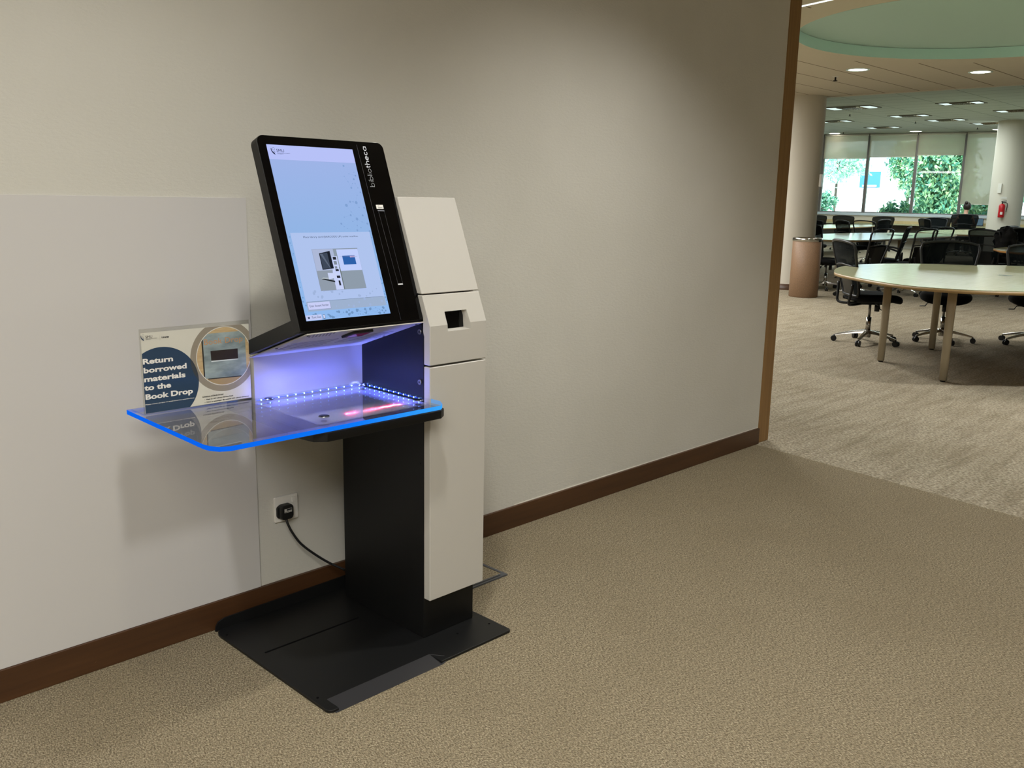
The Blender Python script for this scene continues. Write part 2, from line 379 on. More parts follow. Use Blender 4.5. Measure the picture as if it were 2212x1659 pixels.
# ceiling with the round recess
DC = (9.93, .575); DR = 1.9; DH = .115
mb = MB(); N = 72
ring = circ(DC[0], DC[1], DR, N)
sq = []
for k in range(N):
    t = 2*math.pi*k/N; c_, s_ = math.cos(t), math.sin(t); q = 2.4/max(abs(c_), abs(s_)); sq.append((DC[0]+c_*q, DC[1]+s_*q))
mb.mat(M_ceil)
RC = circ(DC[0], DC[1], 2.25, N)
mb.add([(a, b, H1) for a, b in ring]+[(a, b, H1) for a, b in RC], [(i, (i+1) % N, N+(i+1) % N, N+i) for i in range(N)])
mb.mat(M_ceil_line)
mb.add([(a, b, H1) for a, b in RC]+[(a, b, H1) for a, b in sq], [(i, (i+1) % N, N+(i+1) % N, N+i) for i in range(N)])
x0, x1, y0, y1 = DC[0]-2.4, DC[0]+2.4, DC[1]-2.4, DC[1]+2.4; XE = 14.45
for (a, b, c, d) in ((-4, -8, x0, 14), (x1, -8, XE, 14), (x0, -8, x1, y0), (x0, y1, x1, 14)):
    mb.add([(a, b, H1), (c, b, H1), (c, d, H1), (a, d, H1)], [(0, 3, 2, 1)])
mb.mat(M_ceil).add([(XE, -8, H1), (XE, 14, H1), (XE, 14, H2), (XE, -8, H2)], [(0, 1, 2, 3)])
mb.mat(M_colw).box((XE-.05, -8, H1-.012), (XE+.02, 14, H1+.002))
mb.mat(M_ceil_tile).add([(XE, -8, H2), (34, -8, H2), (34, 16, H2), (XE, 16, H2)], [(0, 3, 2, 1)])
# roof slab above the ceilings, unseen, added to block the sun
mb.mat(M_ceil).box((-4.2, -8.2, H2+.3), (34, 16.2, H2+.5))
struct('ceiling', mb)
mb = MB(); mb.smooth = True
mb.mat(M_teal).lathe([(DR, H1-.002), (DR, H1+DH)], N, (DC[0], DC[1], 0))
mb.mat(M_dome).lathe([(DR+.02, H1+DH-.001), (DR*.9, H1+DH+.05), (DR*.6, H1+DH+.14), (DR*.3, H1+DH+.19), (.01, H1+DH+.2)], N, (DC[0], DC[1], 0))
struct('trim_3', mb)
p0 = onz(1700, 20, H1); p1 = onz(1800, -2, H1)
struct('trim_4', MB().prism([(p0[0]-.02, p0[1]), (p1[0]-.02, p1[1]), (p1[0]+.02, p1[1]), (p0[0]+.02, p0[1])], H1-.004, H1-.001), emis('slot_light', '#f2fbf7', 1.3))
# columns
def column(name, cx, cy, r, H, bb=True):
    mb = MB(); mb.mat(M_colw).lathe([(r, 0), (r, H)], 64, (cx, cy, 0))
    if bb: mb.mat(M_skirt).lathe([(r+.012, 0), (r+.012, .095), (r, .097)], 64, (cx, cy, 0))
    return struct(name, mb)
c1 = np.array([14.414, 4.515]); dv = np.array([.896, .445]); rv = np.array([.445, -.896])
cc1 = c1-rv*.40+dv*.02; column('wall_column_near', cc1[0], cc1[1], .40, H1)
q = onz(2157, 262, H2); q2 = onz(2222, 262, H2); dd = np.array([q[0]-CAM[0], q[1]-CAM[1]]); dd /= np.linalg.norm(dd); rr = np.array([dd[1], -dd[0]])
cc2 = np.array([q[0], q[1]])+rr*.42; column('wall_column_far', cc2[0], cc2[1], .42, H2)
# window wall
A0 = np.array([30.029, 12.187]); E_ = np.array([.2236, -.9747]); E_ /= np.linalg.norm(E_); Nn = np.array([-E_[1], E_[0]])
if Nn[0] < 0: Nn = -Nn
def ww(s, o, z): return (A0[0]+E_[0]*s+Nn[0]*o, A0[1]+E_[1]*s+Nn[1]*o, z)
mull = [1.41+1.45*k for k in range(-2, 9)]; mull[2] = 1.41; mull[3] = 2.90; mull[4] = 4.31
SILL = 1.13
struct('wall_window_side', MB().box((-2.2, 0, 0), (20.5, .2, SILL-.09), T=ww).box((-2.2, 0, H2-.02), (20.5, .2, H2+.3), T=ww).box((mull[-1], 0, SILL-.09), (20.5, .2, H2), T=ww), M_colw)
struct('trim_5', MB().box((-2.2, -.06, SILL-.09), (mull[-1], .2, SILL), T=ww), mat('window_sill', '#c3cdd6', .35), bevel=.006)
M_mull = mat('mullion', '#6f6a66', .45, .3)
for i in range(len(mull)-1):
    a, b = mull[i], mull[i+1]
    mb = MB().mat(M_mull)
    mb.box((a-.045, -.02, SILL), (a+.045, .12, H2-.02), T=ww)
    mb.box((a+.045, .02, SILL), (b-.045, .1, SILL+.03), T=ww).box((a+.045, .02, H2-.06), (b-.045, .1, H2-.02), T=ww)
    w = struct('window_%d' % (i+1), mb)
    MB().box((a+.045, .055, SILL+.03), (b-.045, .061, H2-.06), T=ww).build('pane', M_glass, w)
blinds = {0: (2.9, ''), 1: (2.90, ''), 2: (2.94, ''), 3: (2.99, ''), 4: (1.47, ''), 5: (3.0, ''), 6: (2.9, ''), 7: (2.9, ''), 8: (2.9, ''), 9: (2.9, '')}
bl_lab = {1: 'half-lowered translucent roller blind in the leftmost window, beside the near column', 2: 'short roller blind in the second window from the left, over the blue board view',
          3: 'short roller blind in the third window, tree behind it', 4: 'long roller blind lowered almost to the sill above the seated person', 5: 'roller blind in the window strip right of the far column'}
for i in (1, 2, 3, 4, 5, 6, 7):
    a, b = mull[i], mull[i+1]; zb = blinds[i][0]
    t = thing('roller_blind', bl_lab.get(i, 'roller blind in a window hidden behind a column'), 'blind', ww((a+b)/2, -.04, zb), group='roller blinds in the windows')
    MB().box((a+.03, -.045, zb), (b-.03, -.043, H2-.05), T=ww).build('fabric', M_blind, t)
    MB().tube([ww(a+.03, -.044, zb), ww(b-.03, -.044, zb)], .012, 8).build('bottom_bar', M_whitep, t)
    MB().tube([ww(a+.02, -.05, H2-.05), ww(b-.02, -.05, H2-.05)], .03, 12).build('roller', M_whitep, t)
# counter along the windows
ct = thing('window_counter', 'long light wood counter running along under the windows', 'counter', ww(3, -.35, 0))
MB().box((-2, -.66, .76), (8.2, -.002, .80), T=ww).build('worktop', M_tabletop, ct, bevel=.004)
MB().box((-2, -.12, .80), (8.2, -.002, .89), T=ww).build('upstand', grain_mat('light_wood', '#bda878', '#cdb98a', .5, (60, 3, 3)), ct)
for s_ in (-1.5, .2, 1.9, 3.6, 5.3, 7.0): MB().box((s_-.03, -.6, .0), (s_+.03, -.55, .76), T=ww).build('leg', M_leg, ct)
MB().box((-2, -.3, .28), (8.2, -.28, .76), T=ww).build('modesty_panel', mat('dark_panel', '#4d4740', .7), ct)
# ================================================================== KIOSK
K = thing('self_checkout_kiosk', 'black and white library self-checkout kiosk with tilted touchscreen and glowing blue shelf', 'kiosk', (1.755, -.36, 0))
XC = 1.755; YF = -.541; YB = -.105
SU = lambda a, b, h: (a, b, h)
# base plate
mb = MB(); P = rrect(1.288, -.692, 2.008, -.033, .02, 5, (.012, .012, .035, .02)); mb.prism(P, 0, .009)
bp = mb.build('base_plate', M_base, K, bevel=.0015)
cut = MB().prism(rrect(1.332, -.2795, 1.69, -.2705, .004), -.01, .02).box((1.32, -.70, .0015), (1.70, -.633, .02))
for (x, y) in ((1.306, -.608), (1.305, -.086), (1.982, -.611), (1.857, -.591)): cut.prism(circ(x, y, .0045, 12), -.01, .02)
co = cut.build('c', M_base); boolean(bp, co)
MB().add([(1.320, -.633, .0095), (1.700, -.633, .0095), (1.702, -.698, .001), (1.306, -.698, .001), (1.320, -.633, .002), (1.700, -.633, .002), (1.728, -.672, .0095), (1.728, -.69, .004)],
         [(3, 2, 1, 0), (0, 1, 5, 4), (2, 3, 4, 5), (0, 4, 3), (1, 2, 6), (2, 7, 6)]).build('ramp', mat('lighter_black_steel', '#2b2a2b', .38), bp)  # ramp in a lighter black than the base plate
fl = []
for x in np.linspace(1.292, 2.0, 30): fl.append(x)
mb = MB(); pr = [(1.292, .006), (1.294, .022), (1.303, .036), (1.325, .044), (1.9, .053), (2.0, .05), (2.004, .006)]
mb.prism(pr, -.036, -.030, T=lambda a, b, h: (a, h, b)).build('back_flange', M_base, bp, bevel=.0012)
# column
mb = MB(); prof = [(YF, .009), (YF, 1.055), (-.405, 1.405), (-.16, 1.405), (YB, 1.30), (YB, .009)]
mb.prism(prof, XC, 1.972, T=lambda a, b, h: (h, a, b))
colm = mb.build('column', M_black, K, bevel=.003)
for (y, z, r) in ((-.524, 1.013, .0085), (-.524, .857, .0085)):
    b = MB(); b.tube([(XC-.0005, y, z), (XC-.004, y, z)], [r, r*.92], 20).build('bolt', M_steel, colm)
    MB().tube([(XC-.0035, y, z), (XC-.0045, y, z)], .0035, 6).build('bolt_socket', M_dark, colm)
for (y, z) in ((-.31, .596), (-.525, .596)): MB().tube([(XC-.0002, y, z), (XC-.0012, y, z)], .003, 10).build('screw_hole', M_gloss, colm)
# white front panels
def chx(poly, name, par, x0=XC, x1=1.989): return MB().prism(poly, x0, x1, T=lambda a, b, h: (h, a, b)).build(name, M_white, par, bevel=.002, seg=1)
chx([(-.571, .148), (-.571, .908), (-.5412, .908), (-.5412, .148)], 'lower_front_panel', K)
mp = chx([(-.571, .9135), (-.571, 1.034), (-.534, 1.124), (-.497, 1.124), (-.5412, 1.0), (-.5412, .9135)], 'middle_front_panel', K)
boolean(mp, MB().add([(1.824, -.60, 1.010), (1.924, -.60, 1.010), (1.924, -.60, 1.078), (1.820, -.60, 1.078), (1.828, -.532, 1.018), (1.916, -.532, 1.018), (1.912, -.532, 1.07), (1.828, -.532, 1.07)],
        [(0, 1, 2, 3), (7, 6, 5, 4), (0, 4, 5, 1), (1, 5, 6, 2), (2, 6, 7, 3), (3, 7, 4, 0)]).build('c', M_white))
MB().add([(1.826, -.5435, 1.017), (1.897, -.5435, 1.017), (1.897, -.5435, 1.069), (1.826, -.5435, 1.069), (1.826, -.5435, 1.069)], [(0, 1, 2, 3)]).build('receipt_slot', M_gloss, mp)
chx([(-.5325, 1.128), (-.417, 1.414), (-.375, 1.414), (-.4955, 1.128)], 'upper_front_panel', K)
# monitor: local frame u (x), v (up the tilted face), n (outwards)
P0 = Vector((1.325, -.541, 1.053)); VV = Vector((0, .196, .52)).normalized(); UU = Vector((1, 0, 0)); NN = -UU.cross(VV)
NN = UU.cross(VV)
def scr_T(u, v, n): p = P0+UU*u+VV*v+NN*n; return (p.x, p.y, p.z)
P0n = np.array(P0); Vn = np.array(VV); Nv = np.array(NN)
def scr(px, py):
    r_ = ray(px, py); t = ((P0n-CAM)@Nv)/(r_@Nv); qq = CAM+r_*t-P0n; return (qq[0], qq@Vn)
MW, MH = .430, .557
mon = MB().prism(rrect(0, 0, MW, MH, .02, 6, (.004, .022, .022, .004)), -.036, -.0025, T=scr_T).build('monitor', M_side, K, bevel=.002)
MB().prism([(-.535, 1.0485), (-.497, 1.080), (-.262, .997), (-.262, .9545)], 1.3255, XC-.0005, T=lambda a, b, h: (h, a, b)).build('monitor_bracket', mat('satin_black', '#11100f', .5), K, bevel=.0015)
MB().prism(rrect(.001, .001, MW-.001, MH-.001, .02, 6, (.004, .02, .02, .004)), -.0028, .0, T=scr_T).build('bezel_glass', M_gloss, mon, bevel=.0008)
# seam and card slot on the right strip
mb = MB(); stroke(mb, [scr(770, 312.5), scr(866, 691)], .0011, scr_T, mat('seam_line', '#24262c', .4), .0003)
z2_ = lambda x, y: (600+x/7.373, 480+y/7.373); z1_ = lambda x, y: (560+x/7.373, 280+y/7.373)
M_sl = mat('slot_edge', '#2b2c30', .35)
stroke(mb, [scr(*z1_(1900, 1310)), scr(*z2_(1915, 985))], .0012, scr_T, M_sl); stroke(mb, [scr(*z1_(1990, 1300)), scr(*z2_(1996, 1000))], .0012, scr_T, M_sl)
stroke(mb, [scr(*z1_(1885, 1290)), scr(*z1_(1992, 1294))], .003, scr_T, mat('slot_cap', '#6f7078', .3))
mb.build('card_slot', None, mon)
mb = MB(); a = scr(*z1_(1870, 1262)); b = scr(*z1_(1982, 1266)); c = scr(*z1_(1975, 1200))
mb.mat(M_paper).prism([(a[0], a[1]), (b[0], a[1]), (b[0], c[1]), (a[0], c[1])], .0001, .0006, T=scr_T)
w_ = b[0]-a[0]; h_ = c[1]-a[1]
mb.mat(M_ink).flat(rrect(a[0]+w_*.2, a[1]+h_*.25, a[0]+w_*.85, a[1]+h_*.36, .0003), .0008, scr_T).flat(rrect(a[0]+w_*.2, a[1]+h_*.66, a[0]+w_*.45, a[1]+h_*.76, .0003), .0008, scr_T)
mb.build('white_sticker', None, mon)
a = scr(*z2_(1918, 998)); b = scr(*z2_(1990, 996)); MB().prism([(a[0], a[1]), (b[0], a[1]), (b[0], a[1]+.0035), (a[0], a[1]+.0035)], .0001, .0012, T=scr_T).build('silver_bar', emis('silver_bar_glow', '#f4f2ea', .75), mon)  # shine of the silver bar put in as emission, no lamp in it
# rounded lettering up the strip
def arc(cx, cy, r, a0, a1, n=14, rx=None): rx = rx or r; return [(cx+rx*math.cos(math.radians(a0+(a1-a0)*k/n)), cy+r*math.sin(math.radians(a0+(a1-a0)*k/n))) for k in range(n+1)]
def letters():
    G = []; x = 0
    def put(ch):
        nonlocal x
        r = .5
        if ch == 'b': g = [[(0, 1.75), (0, 0)], arc(.5, .5, .5, 0, 360, 20)]; wd = 1.0
        elif ch == 'i': g = [[(0, 0), (0, 1)], [(0, 1.35), (0, 1.55)]]; wd = 0
        elif ch == 'l': g = [[(0, 0), (0, 1.75)]]; wd = 0
        elif ch == 'o': g = [arc(.5, .5, .5, 0, 360, 20)]; wd = 1.0
        elif ch == 't': g = [[(.15, 1.55), (.15, .3)]+arc(.45, .3, .3, 180, 270, 5), [(-.1, 1), (.5, 1)]]; wd = .5
        elif ch == 'h': g = [[(0, 1.75), (0, 0)], [(0, .5)]+arc(.42, .58, .42, 180, 0, 10)+[(.84, 0)]]; wd = .84
        elif ch == 'e': g = [[(0, .5), (1, .5)]+arc(.5, .5, .5, 5, 320, 20)]; wd = 1.0
        elif ch == 'c': g = [arc(.5, .5, .5, 50, 310, 16)]; wd = .85
        elif ch == 'a': g = [arc(.5, .5, .5, 0, 360, 20), [(1, 1), (1, 0)]]; wd = 1.0
        out = [[(px+x, py) for px, py in s_] for s_ in g]; x += wd+.38
        return out
    for ch in 'bibliotheca': G.append((ch, put(ch)))
    return G, x-.38
G, TW = letters(); mb = MB()
b0 = scr(*z1_(1832, 905)); b1 = scr(*z1_(1690, 272)); L = math.hypot(b1[0]-b0[0], b1[1]-b0[1]); k = L/TW
b0 = ((b0[0]+b1[0])/2+.001, b0[1]-.001)
for i, (ch, ss) in enumerate(G):
    bold = i >= 6
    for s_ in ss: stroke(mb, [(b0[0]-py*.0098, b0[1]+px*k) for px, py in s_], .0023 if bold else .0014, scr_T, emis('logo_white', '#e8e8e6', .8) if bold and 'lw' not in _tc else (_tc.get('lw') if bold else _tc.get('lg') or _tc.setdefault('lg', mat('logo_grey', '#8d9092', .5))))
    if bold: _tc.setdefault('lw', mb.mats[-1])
for m_ in mb.mats:
    if m_.name.startswith('logo_white'): pass
mb.build('maker_lettering', None, mon)
# --- screen contents
SCm = {}
def E(col, s=1.0):
    if (col, s) not in SCm: SCm[(col, s)] = emis('screen_'+col.strip('#'), col, s)
    return SCm[(col, s)]
def grad_screen():
    m = emis('screen_background', '#9bb9e0', 1.0); n = m.node_tree.nodes; l = m.node_tree.links; e = [x for x in n if x.type == 'EMISSION'][0]
    t = n.new('ShaderNodeTexCoord'); s_ = n.new('ShaderNodeSeparateXYZ'); l.new(t.outputs['Generated'], s_.inputs[0])
    r_ = n.new('ShaderNodeValToRGB'); cr = r_.color_ramp; cr.elements.new(.5)
    for q_, (p_, c_) in zip(cr.elements, ((0, '#8db6ea'), (.45, '#8db1e0'), (1, '#9db0e2'))): q_.position = p_; q_.color = lin(c_)
    l.new(s_.outputs[2], r_.inputs[0]); l.new(r_.outputs[0], e.inputs[0]); return m
sTL, sTR, sBL, sBR = scr(570.9, 309.2), scr(758, 324.8), scr(664.4, 691.9), scr(847.1, 678.7)
u0_, u1_, v0_, v1_ = (sTL[0]+sBL[0])/2, (sTR[0]+sBR[0])/2, (sBL[1]+sBR[1])/2, (sTL[1]+sTR[1])/2
def SR(mb, a, b, c, d, m, h): mb.mat(m).flat([(a, b), (c, b), (c, d), (a, d)], h, scr_T)
def up(px, py):
    p = scr(px, py); return p
def Z1(x, y): return up(*z1_(x, y))
def Z2(x, y): return up(*z2_(x, y))
mb = MB(); SR(mb, u0_, v0_, u1_, v1_, grad_screen(), .0004)
hl = (Z1(150, 455)[1]+Z1(1510, 550)[1])/2
SR(mb, u0_, hl, u1_, v1_, E('#b3bdf2'), .0006); SR(mb, u0_, hl-.0006, u1_, hl, E('#93a9d8'), .0007)
blob = [(1340, 580, 18), (1505, 680, 8), (1530, 735, 17), (1425, 705, 9), (1350, 745, 9), (1412, 832, 9), (1503, 792, 18), (1483, 860, 9), (1524, 855, 9), (1464, 928, 18), (1568, 930, 9), (1607, 1000, 14), (1556, 1047, 9), (1445, 1150, 19), (1492, 1150, 12), (1542, 1163, 28), (1386, 1208, 28), (1588, 1240, 10), (1668, 1247, 18), (1462, 1312, 10), (1455, 1366, 19), (1352, 1395, 10), (1645, 1368, 19), (1555, 1425, 27), (1488, 1462, 11), (1636, 1472, 9), (1720, 1498, 19), (1560, 1530, 10), (1305, 1500, 19), (1618, 1562, 10), (1560, 1605, 18), (1755, 1620, 20), (1352, 1548, 9), (1400, 1578, 9)]
lnk = [(3, 2), (4, 5), (5, 9), (9, 7), (8, 10), (12, 15), (13, 14), (14, 15), (13, 16), (15, 17), (16, 19), (19, 23), (20, 21), (23, 24), (23, 25), (25, 26), (23, 27), (27, 30), (28, 32)]
BC = E('#7d9dcd'); S1 = .30/2212*1.15/1.0
pts = [(Z1(x, y), r*.000168) for x, y, r in blob]
for i, j in lnk: stroke(mb, [pts[i][0], pts[j][0]], .0006, scr_T, E('#88a7d6'), .0007)
for (u, v_), r in pts:
    if u+r < u1_: mb.mat(BC).flat(circ(u, v_, r, 12), .0008, scr_T)
# dialog panel
pu0 = Z2(175, 160)[0]; pu1 = Z2(1450, 168)[0]; pv1 = Z2(800, 163)[1]; pv0 = Z2(1000, 1385)[1]; pvm = (Z2(465, 1262)[1]+Z2(1695, 1195)[1])/2
pu0 = (pu0+Z2(465, 1280)[0])/2; pu1 = (pu1+Z2(1740, 1335)[0])/2
SR(mb, pu0, pv0, pu1, pv1, E('#abbfe8'), .0009); SR(mb, pu0, pv0, pu1, pvm, E('#9aadca'), .0010); SR(mb, pu0+.002, pvm, pu1-.006, pvm+.0008, E('#5f7088'), .0011)
tv = (Z2(405, 245)[1]+Z2(1280, 245)[1])/2
text(mb, 'Place library card (BARCODE UP) under scanline.', (Z2(405, 245)[0], tv), (Z2(1280, 245)[0], tv), .0052, scr_T, E('#3b4860'), .0011)
qa, qb = Z2(530, 428), Z2(1412, 1052); qc = Z2(693, 1088); iu0 = (qa[0]+qc[0])/2; iu1 = (Z2(1258, 422)[0]+qb[0])/2; iv0 = (qb[1]+qc[1])/2; iv1 = (qa[1]+Z2(1258, 422)[1])/2
SR(mb, iu0-.0006, iv0-.0006, iu1+.0006, iv1+.0006, E('#7d8aa3'), .0010)
iw = iu1-iu0; ih = iv1-iv0
def IR(a, b, c, d, col, h=.0013): SR(mb, iu0+iw*a, iv0+ih*b, iu0+iw*c, iv0+ih*d, E(col), h)
SR(mb, iu0, iv0, iu1, iv1, E('#a9b4d2'), .0011); IR(0, 0, .45, .48, '#8d98a6', .0012); IR(.45, 0, 1, 1, '#8b98a6', .0012); IR(.46, 0, .52, .55, '#64706e')
def IP(poly, col, h=.0014): mb.mat(E(col)).flat([(iu0+iw*a, iv0+ih*b) for a, b in poly], h, scr_T)
IP([(.33, 0), (.5, 0), (.5, .82), (.4, .82), (.33, .4)], '#c2cdf2'); IP([(.22, .42), (.42, .40), (.42, .30), (.22, .26)], '#c6d0f0', .0015)
IP([(.13, .90), (.37, .95), (.38, .52), (.13, .50)], '#1b1f28', .0016); IP([(.145, .885), (.31, .915), (.31, .53), (.145, .515)], '#3d4656', .0017)
IP([(.145, .885), (.20, .89), (.31, .54), (.30, .53)], '#5b6577', .0018)
for (a, b, c, d) in ((.405, .73, .475, .80), (.405, .45, .475, .50), (.40, .28, .475, .34), (.415, .10, .455, .22)): IR(a, b, c, d, '#23262e', .0017)
for (a, b, c, d) in ((.405, .61, .47, .70), (.405, .51, .455, .57)): IR(a, b, c, d, '#7c8794', .0017)
IP([(.06, .275), (.10, .29), (.34, .22), (.34, .18)], '#1e2329', .0017); IP([(.06, .285), (.10, .31), (.22, .30), (.22, .275)], '#aeb8bd', .0018)
IR(.52, .45, 1, .98, '#bccaf6', .0014); IR(.62, .60, .90, .82, '#2c5ea6', .0016); IR(.56, .795, .96, .80, '#8f8da6', .0017); IR(.79, .77, .895, .81, '#c5b6da', .0018)
for k_ in range(6): IR(.80+k_*.015, .77, .806+k_*.015, .81, '#6b5f9a', .0019)
bu0, bu1 = (Z2(465, 1285)[0]+Z2(495, 1395)[0])/2, (Z2(825, 1265)[0]+Z2(840, 1375)[0])/2; bv0, bv1 = (Z2(495, 1395)[1]+Z2(840, 1375)[1])/2, (Z2(465, 1285)[1]+Z2(825, 1265)[1])/2
mb.mat(E('#8b97b8')).flat(rrect(bu0+.0005, bv0-.0012, bu1+.0012, bv1-.001, .001), .0012, scr_T); mb.mat(E('#c3c9f0')).flat(rrect(bu0, bv0, bu1, bv1, .001), .0013, scr_T)
text(mb, 'Enter Account Number', (bu0+(bu1-bu0)*.07, bv0+(bv1-bv0)*.36), (bu0+(bu1-bu0)*.93, bv0+(bv1-bv0)*.36), (bv1-bv0)*.34, scr_T, E('#3a4560'), .0016)
# bottom molecules + font size
random.seed(3); prev = None
for k_ in range(46):
    u = u0_+.01+(u1_-u0_-.02)*random.random(); v_ = v0_+.004+random.random()*(pv0-v0_-.009); r = random.choice((.0012, .0016, .0028, .004))
    if prev and abs(prev[0]-u) < .05: stroke(mb, [prev, (u, v_)], .0005, scr_T, E('#7fa2cf'), .0007)
    mb.mat(E('#6f93bf')).flat(circ(u, v_, r, 12), .0008, scr_T); prev = (u, v_)
for k_ in range(30):
    s_ = random.random(); u = pu0+.01+(pu1-pu0-.02)*s_; v_ = pvm+.004+random.random()*.03 if k_ < 18 else pv0+.005+random.random()*.02; mb.mat(E('#9cb0d6')).flat(circ(u, v_, random.choice((.002, .003, .004)), 12), .00115, scr_T)
random.seed(5)
for k_ in range(26):
    u = random.choice((u0_+.003+random.random()*(pu0-u0_-.005), pu1+.002+random.random()*(u1_-pu1-.004))); v_ = pv0+random.random()*(pv1-pv0)
    mb.mat(E('#739ccc')).flat(circ(u, v_, random.choice((.0012, .002, .0026)), 10), .0008, scr_T)
fu1 = Z2(690, 1470)[0]; fv1 = Z2(580, 1478)[1]
SR(mb, u0_, v0_+.001, fu1, fv1, E('#c0c8ee'), .0012); fh = fv1-v0_
text(mb, 'Font Size', (u0_+(fu1-u0_)*.38, v0_+fh*.38), (u0_+(fu1-u0_)*.93, v0_+fh*.38), fh*.42, scr_T, E('#3a4560'), .0016)
SR(mb, u0_+(fu1-u0_)*.12, v0_+fh*.38, u0_+(fu1-u0_)*.24, v0_+fh*.7, E('#3a4560'), .0016)
SR(mb, fu1+.004, v0_+.003, fu1+.011, fv1-.001, E('#5d6d8c'), .0012); SR(mb, fu1+.005, v0_+.0045, fu1+.010, fv1-.002, E('#c9d2f0'), .0013)
# logo
def logo(mb, T, O, k, col, colt, h, sub=True, boldcol=None):
    "shield-like mark with SMU; O lower-left plane point, k height"
    ox, oy = O
    P = lambda a, b: (ox+a*k, oy+b*k)
    mb.mat(col).flat([P(.02, .92), P(.10, .90), P(.12, .62), (P(.25, .42)), P(.48, .22), P(.50, .0), P(.28, .14), P(.08, .38), P(.0, .64)], h, T)
    for s_ in ([(.2, .88), (.28, .7), (.42, .62), (.5, .66)], [(.3, .5), (.42, .42), (.5, .5), (.58, .46)], [(.28, 1.0), (.55, 1.02)], [(.55, .9), (.6, .78), (.5, .74)], [(.42, .34), (.56, .34)]):
        stroke(mb, [P(*q_) for q_ in s_], k*.035, T, col, h)
    text(mb, 'SMU', P(.78, .42), P(1.9, .42), k*.42, T, colt, h)
    if sub:
        text(mb, 'SINGAPORE MANAGEMENT', P(.82, .26), P(2.75, .26), k*.075, T, colt, h, .02); text(mb, 'UNIVERSITY', P(.82, .12), P(1.7, .12), k*.075, T, colt, h, .02)
la = Z1(250, 405); lb = Z1(180, 290); logo(mb, scr_T, (lb[0]-.001, la[1]), (lb[1]-la[1])*1.05, E('#1d2440'), E('#2b3355'), .0012)
mb.build('screen', None, mon)
# underside light panel
Q0 = Vector((0, -.541, 1.0475)); QW = Vector((0, .315, -.107)).normalized(); QN = Vector((0, -.107, -.315)).normalized()
def und_T(a, b, h): p = Q0+QW*b+QN*h; return (a, p.y, p.z)
mb = MB().prism([(1.345, .0), (1.7545, .0), (1.7545, .333), (1.345, .333)], .001, .004, T=und_T); un = mb.build('underside_panel', M_white, K)
X = lambda u: 1.345+u
MB().prism([(X(.165), .02), (X(.235), .02), (X(.235), .085), (X(.165), .085)], .004, .012, T=und_T).build('scanner_housing', M_side, un, bevel=.002)
MB().prism([(X(.172), .028), (X(.228), .028), (X(.228), .078), (X(.172), .078)], .0121, .0125, T=und_T).build('scanner_window', mat('scanner_red', '#30050a', .1, emit=.05, ecol='#ff2030'), un)
mb = MB()
for r_ in range(4):
    for k_ in range(7): mb.prism(circ(X(.03+.011*k_+(r_ % 2)*.005), .012+.012*r_, .0025, 8), .0041, .0046, T=und_T)
mb.build('speaker_holes', M_gloss, un)
mb = MB(); mb.mat(mat('vent_slit', '#55505a', .5))
for r_ in range(5):
    b_0 = .135+.022*r_
    mb.prism(rrect(X(.03), b_0, X(.19), b_0+.004, .001), .0041, .0045, T=und_T); mb.prism(rrect(X(.22), b_0-.02, X(.38), b_0-.016, .001), .0041, .0045, T=und_T)
mb.build('vent_slits', None, un)
for (a, b) in ((.015, .02), (.012, .19), (.395, .02), (.395, .19)): MB().prism(circ(X(a), b, .004, 10), .0041, .0055, T=und_T).build('screw', M_dark, un)
MB().box((1.36, -.226, .775), (1.7548, -.205, .940)).build('back_panel', M_white, K)
# tray, pad, shelf
ZG = .812
MB().prism([(1.312, -.14), (1.292, -.585), (1.30, -.63), (1.33, -.652), (1.73, -.652), (1.758, -.632), (1.758, -.5425), (1.7545, -.5425), (1.7545, -.14)][::-1], .769, .7935, T=SU).build('tray', M_black, K, bevel=.003)
MB().prism(rrect(1.362, -.566, 1.7535, -.228, .016), .7936, .7965, T=SU).build('reader_pad', mat('pad_white', '#b9b9bd', .45), K)
GP = [(1.015, -.128), (1.004, -.600), (1.008, -.625), (1.022, -.648), (1.045, -.660), (1.722, -.660), (1.740, -.645), (1.7585, -.614), (1.7585, -.5425), (1.7545, -.5425), (1.7545, -.229), (1.356, -.229), (1.356, -.128)]
mb = MB(); mb.mat(M_acryl).flat(GP, ZG, SU).flat(GP[::-1], ZG-.0125, SU)
mb.mat(M_edgeglow); n = len(GP)
for i in range(n):
    j = (i+1) % n
    if i in (8, 9, 10, 11): mb.mat(M_acryl)
    else: mb.mat(M_edgeglow)
    mb.add([(*GP[i], ZG-.0125), (*GP[j], ZG-.0125), (*GP[j], ZG), (*GP[i], ZG)], [(0, 3, 2, 1)])
gl = mb.build('glass_shelf', None, K); gl['label'] = 'clear acrylic shelf with blue glowing rim'
for (x, y) in ((1.39, -.257), (1.388, -.549), (1.724, -.268), (1.717, -.56)):
    so = MB().lathe([(.0001, ZG+.003), (.0125, ZG+.003), (.0145, ZG+.0015), (.0145, ZG+.0002)], 24, (x, y, 0)).build('standoff', mat('dark_chrome', '#3b3f46', .25, .9), K)
    MB().lathe([(.0142, ZG+.0012), (.0158, ZG+.0005), (.0158, ZG+.0002)], 24, (x, y, 0)).build('standoff_ring', M_chrome, so)
    MB().lathe([(.008, ZG-.013), (.008, .797)], 12, (x, y, 0)).build('standoff_post', M_steel, so)
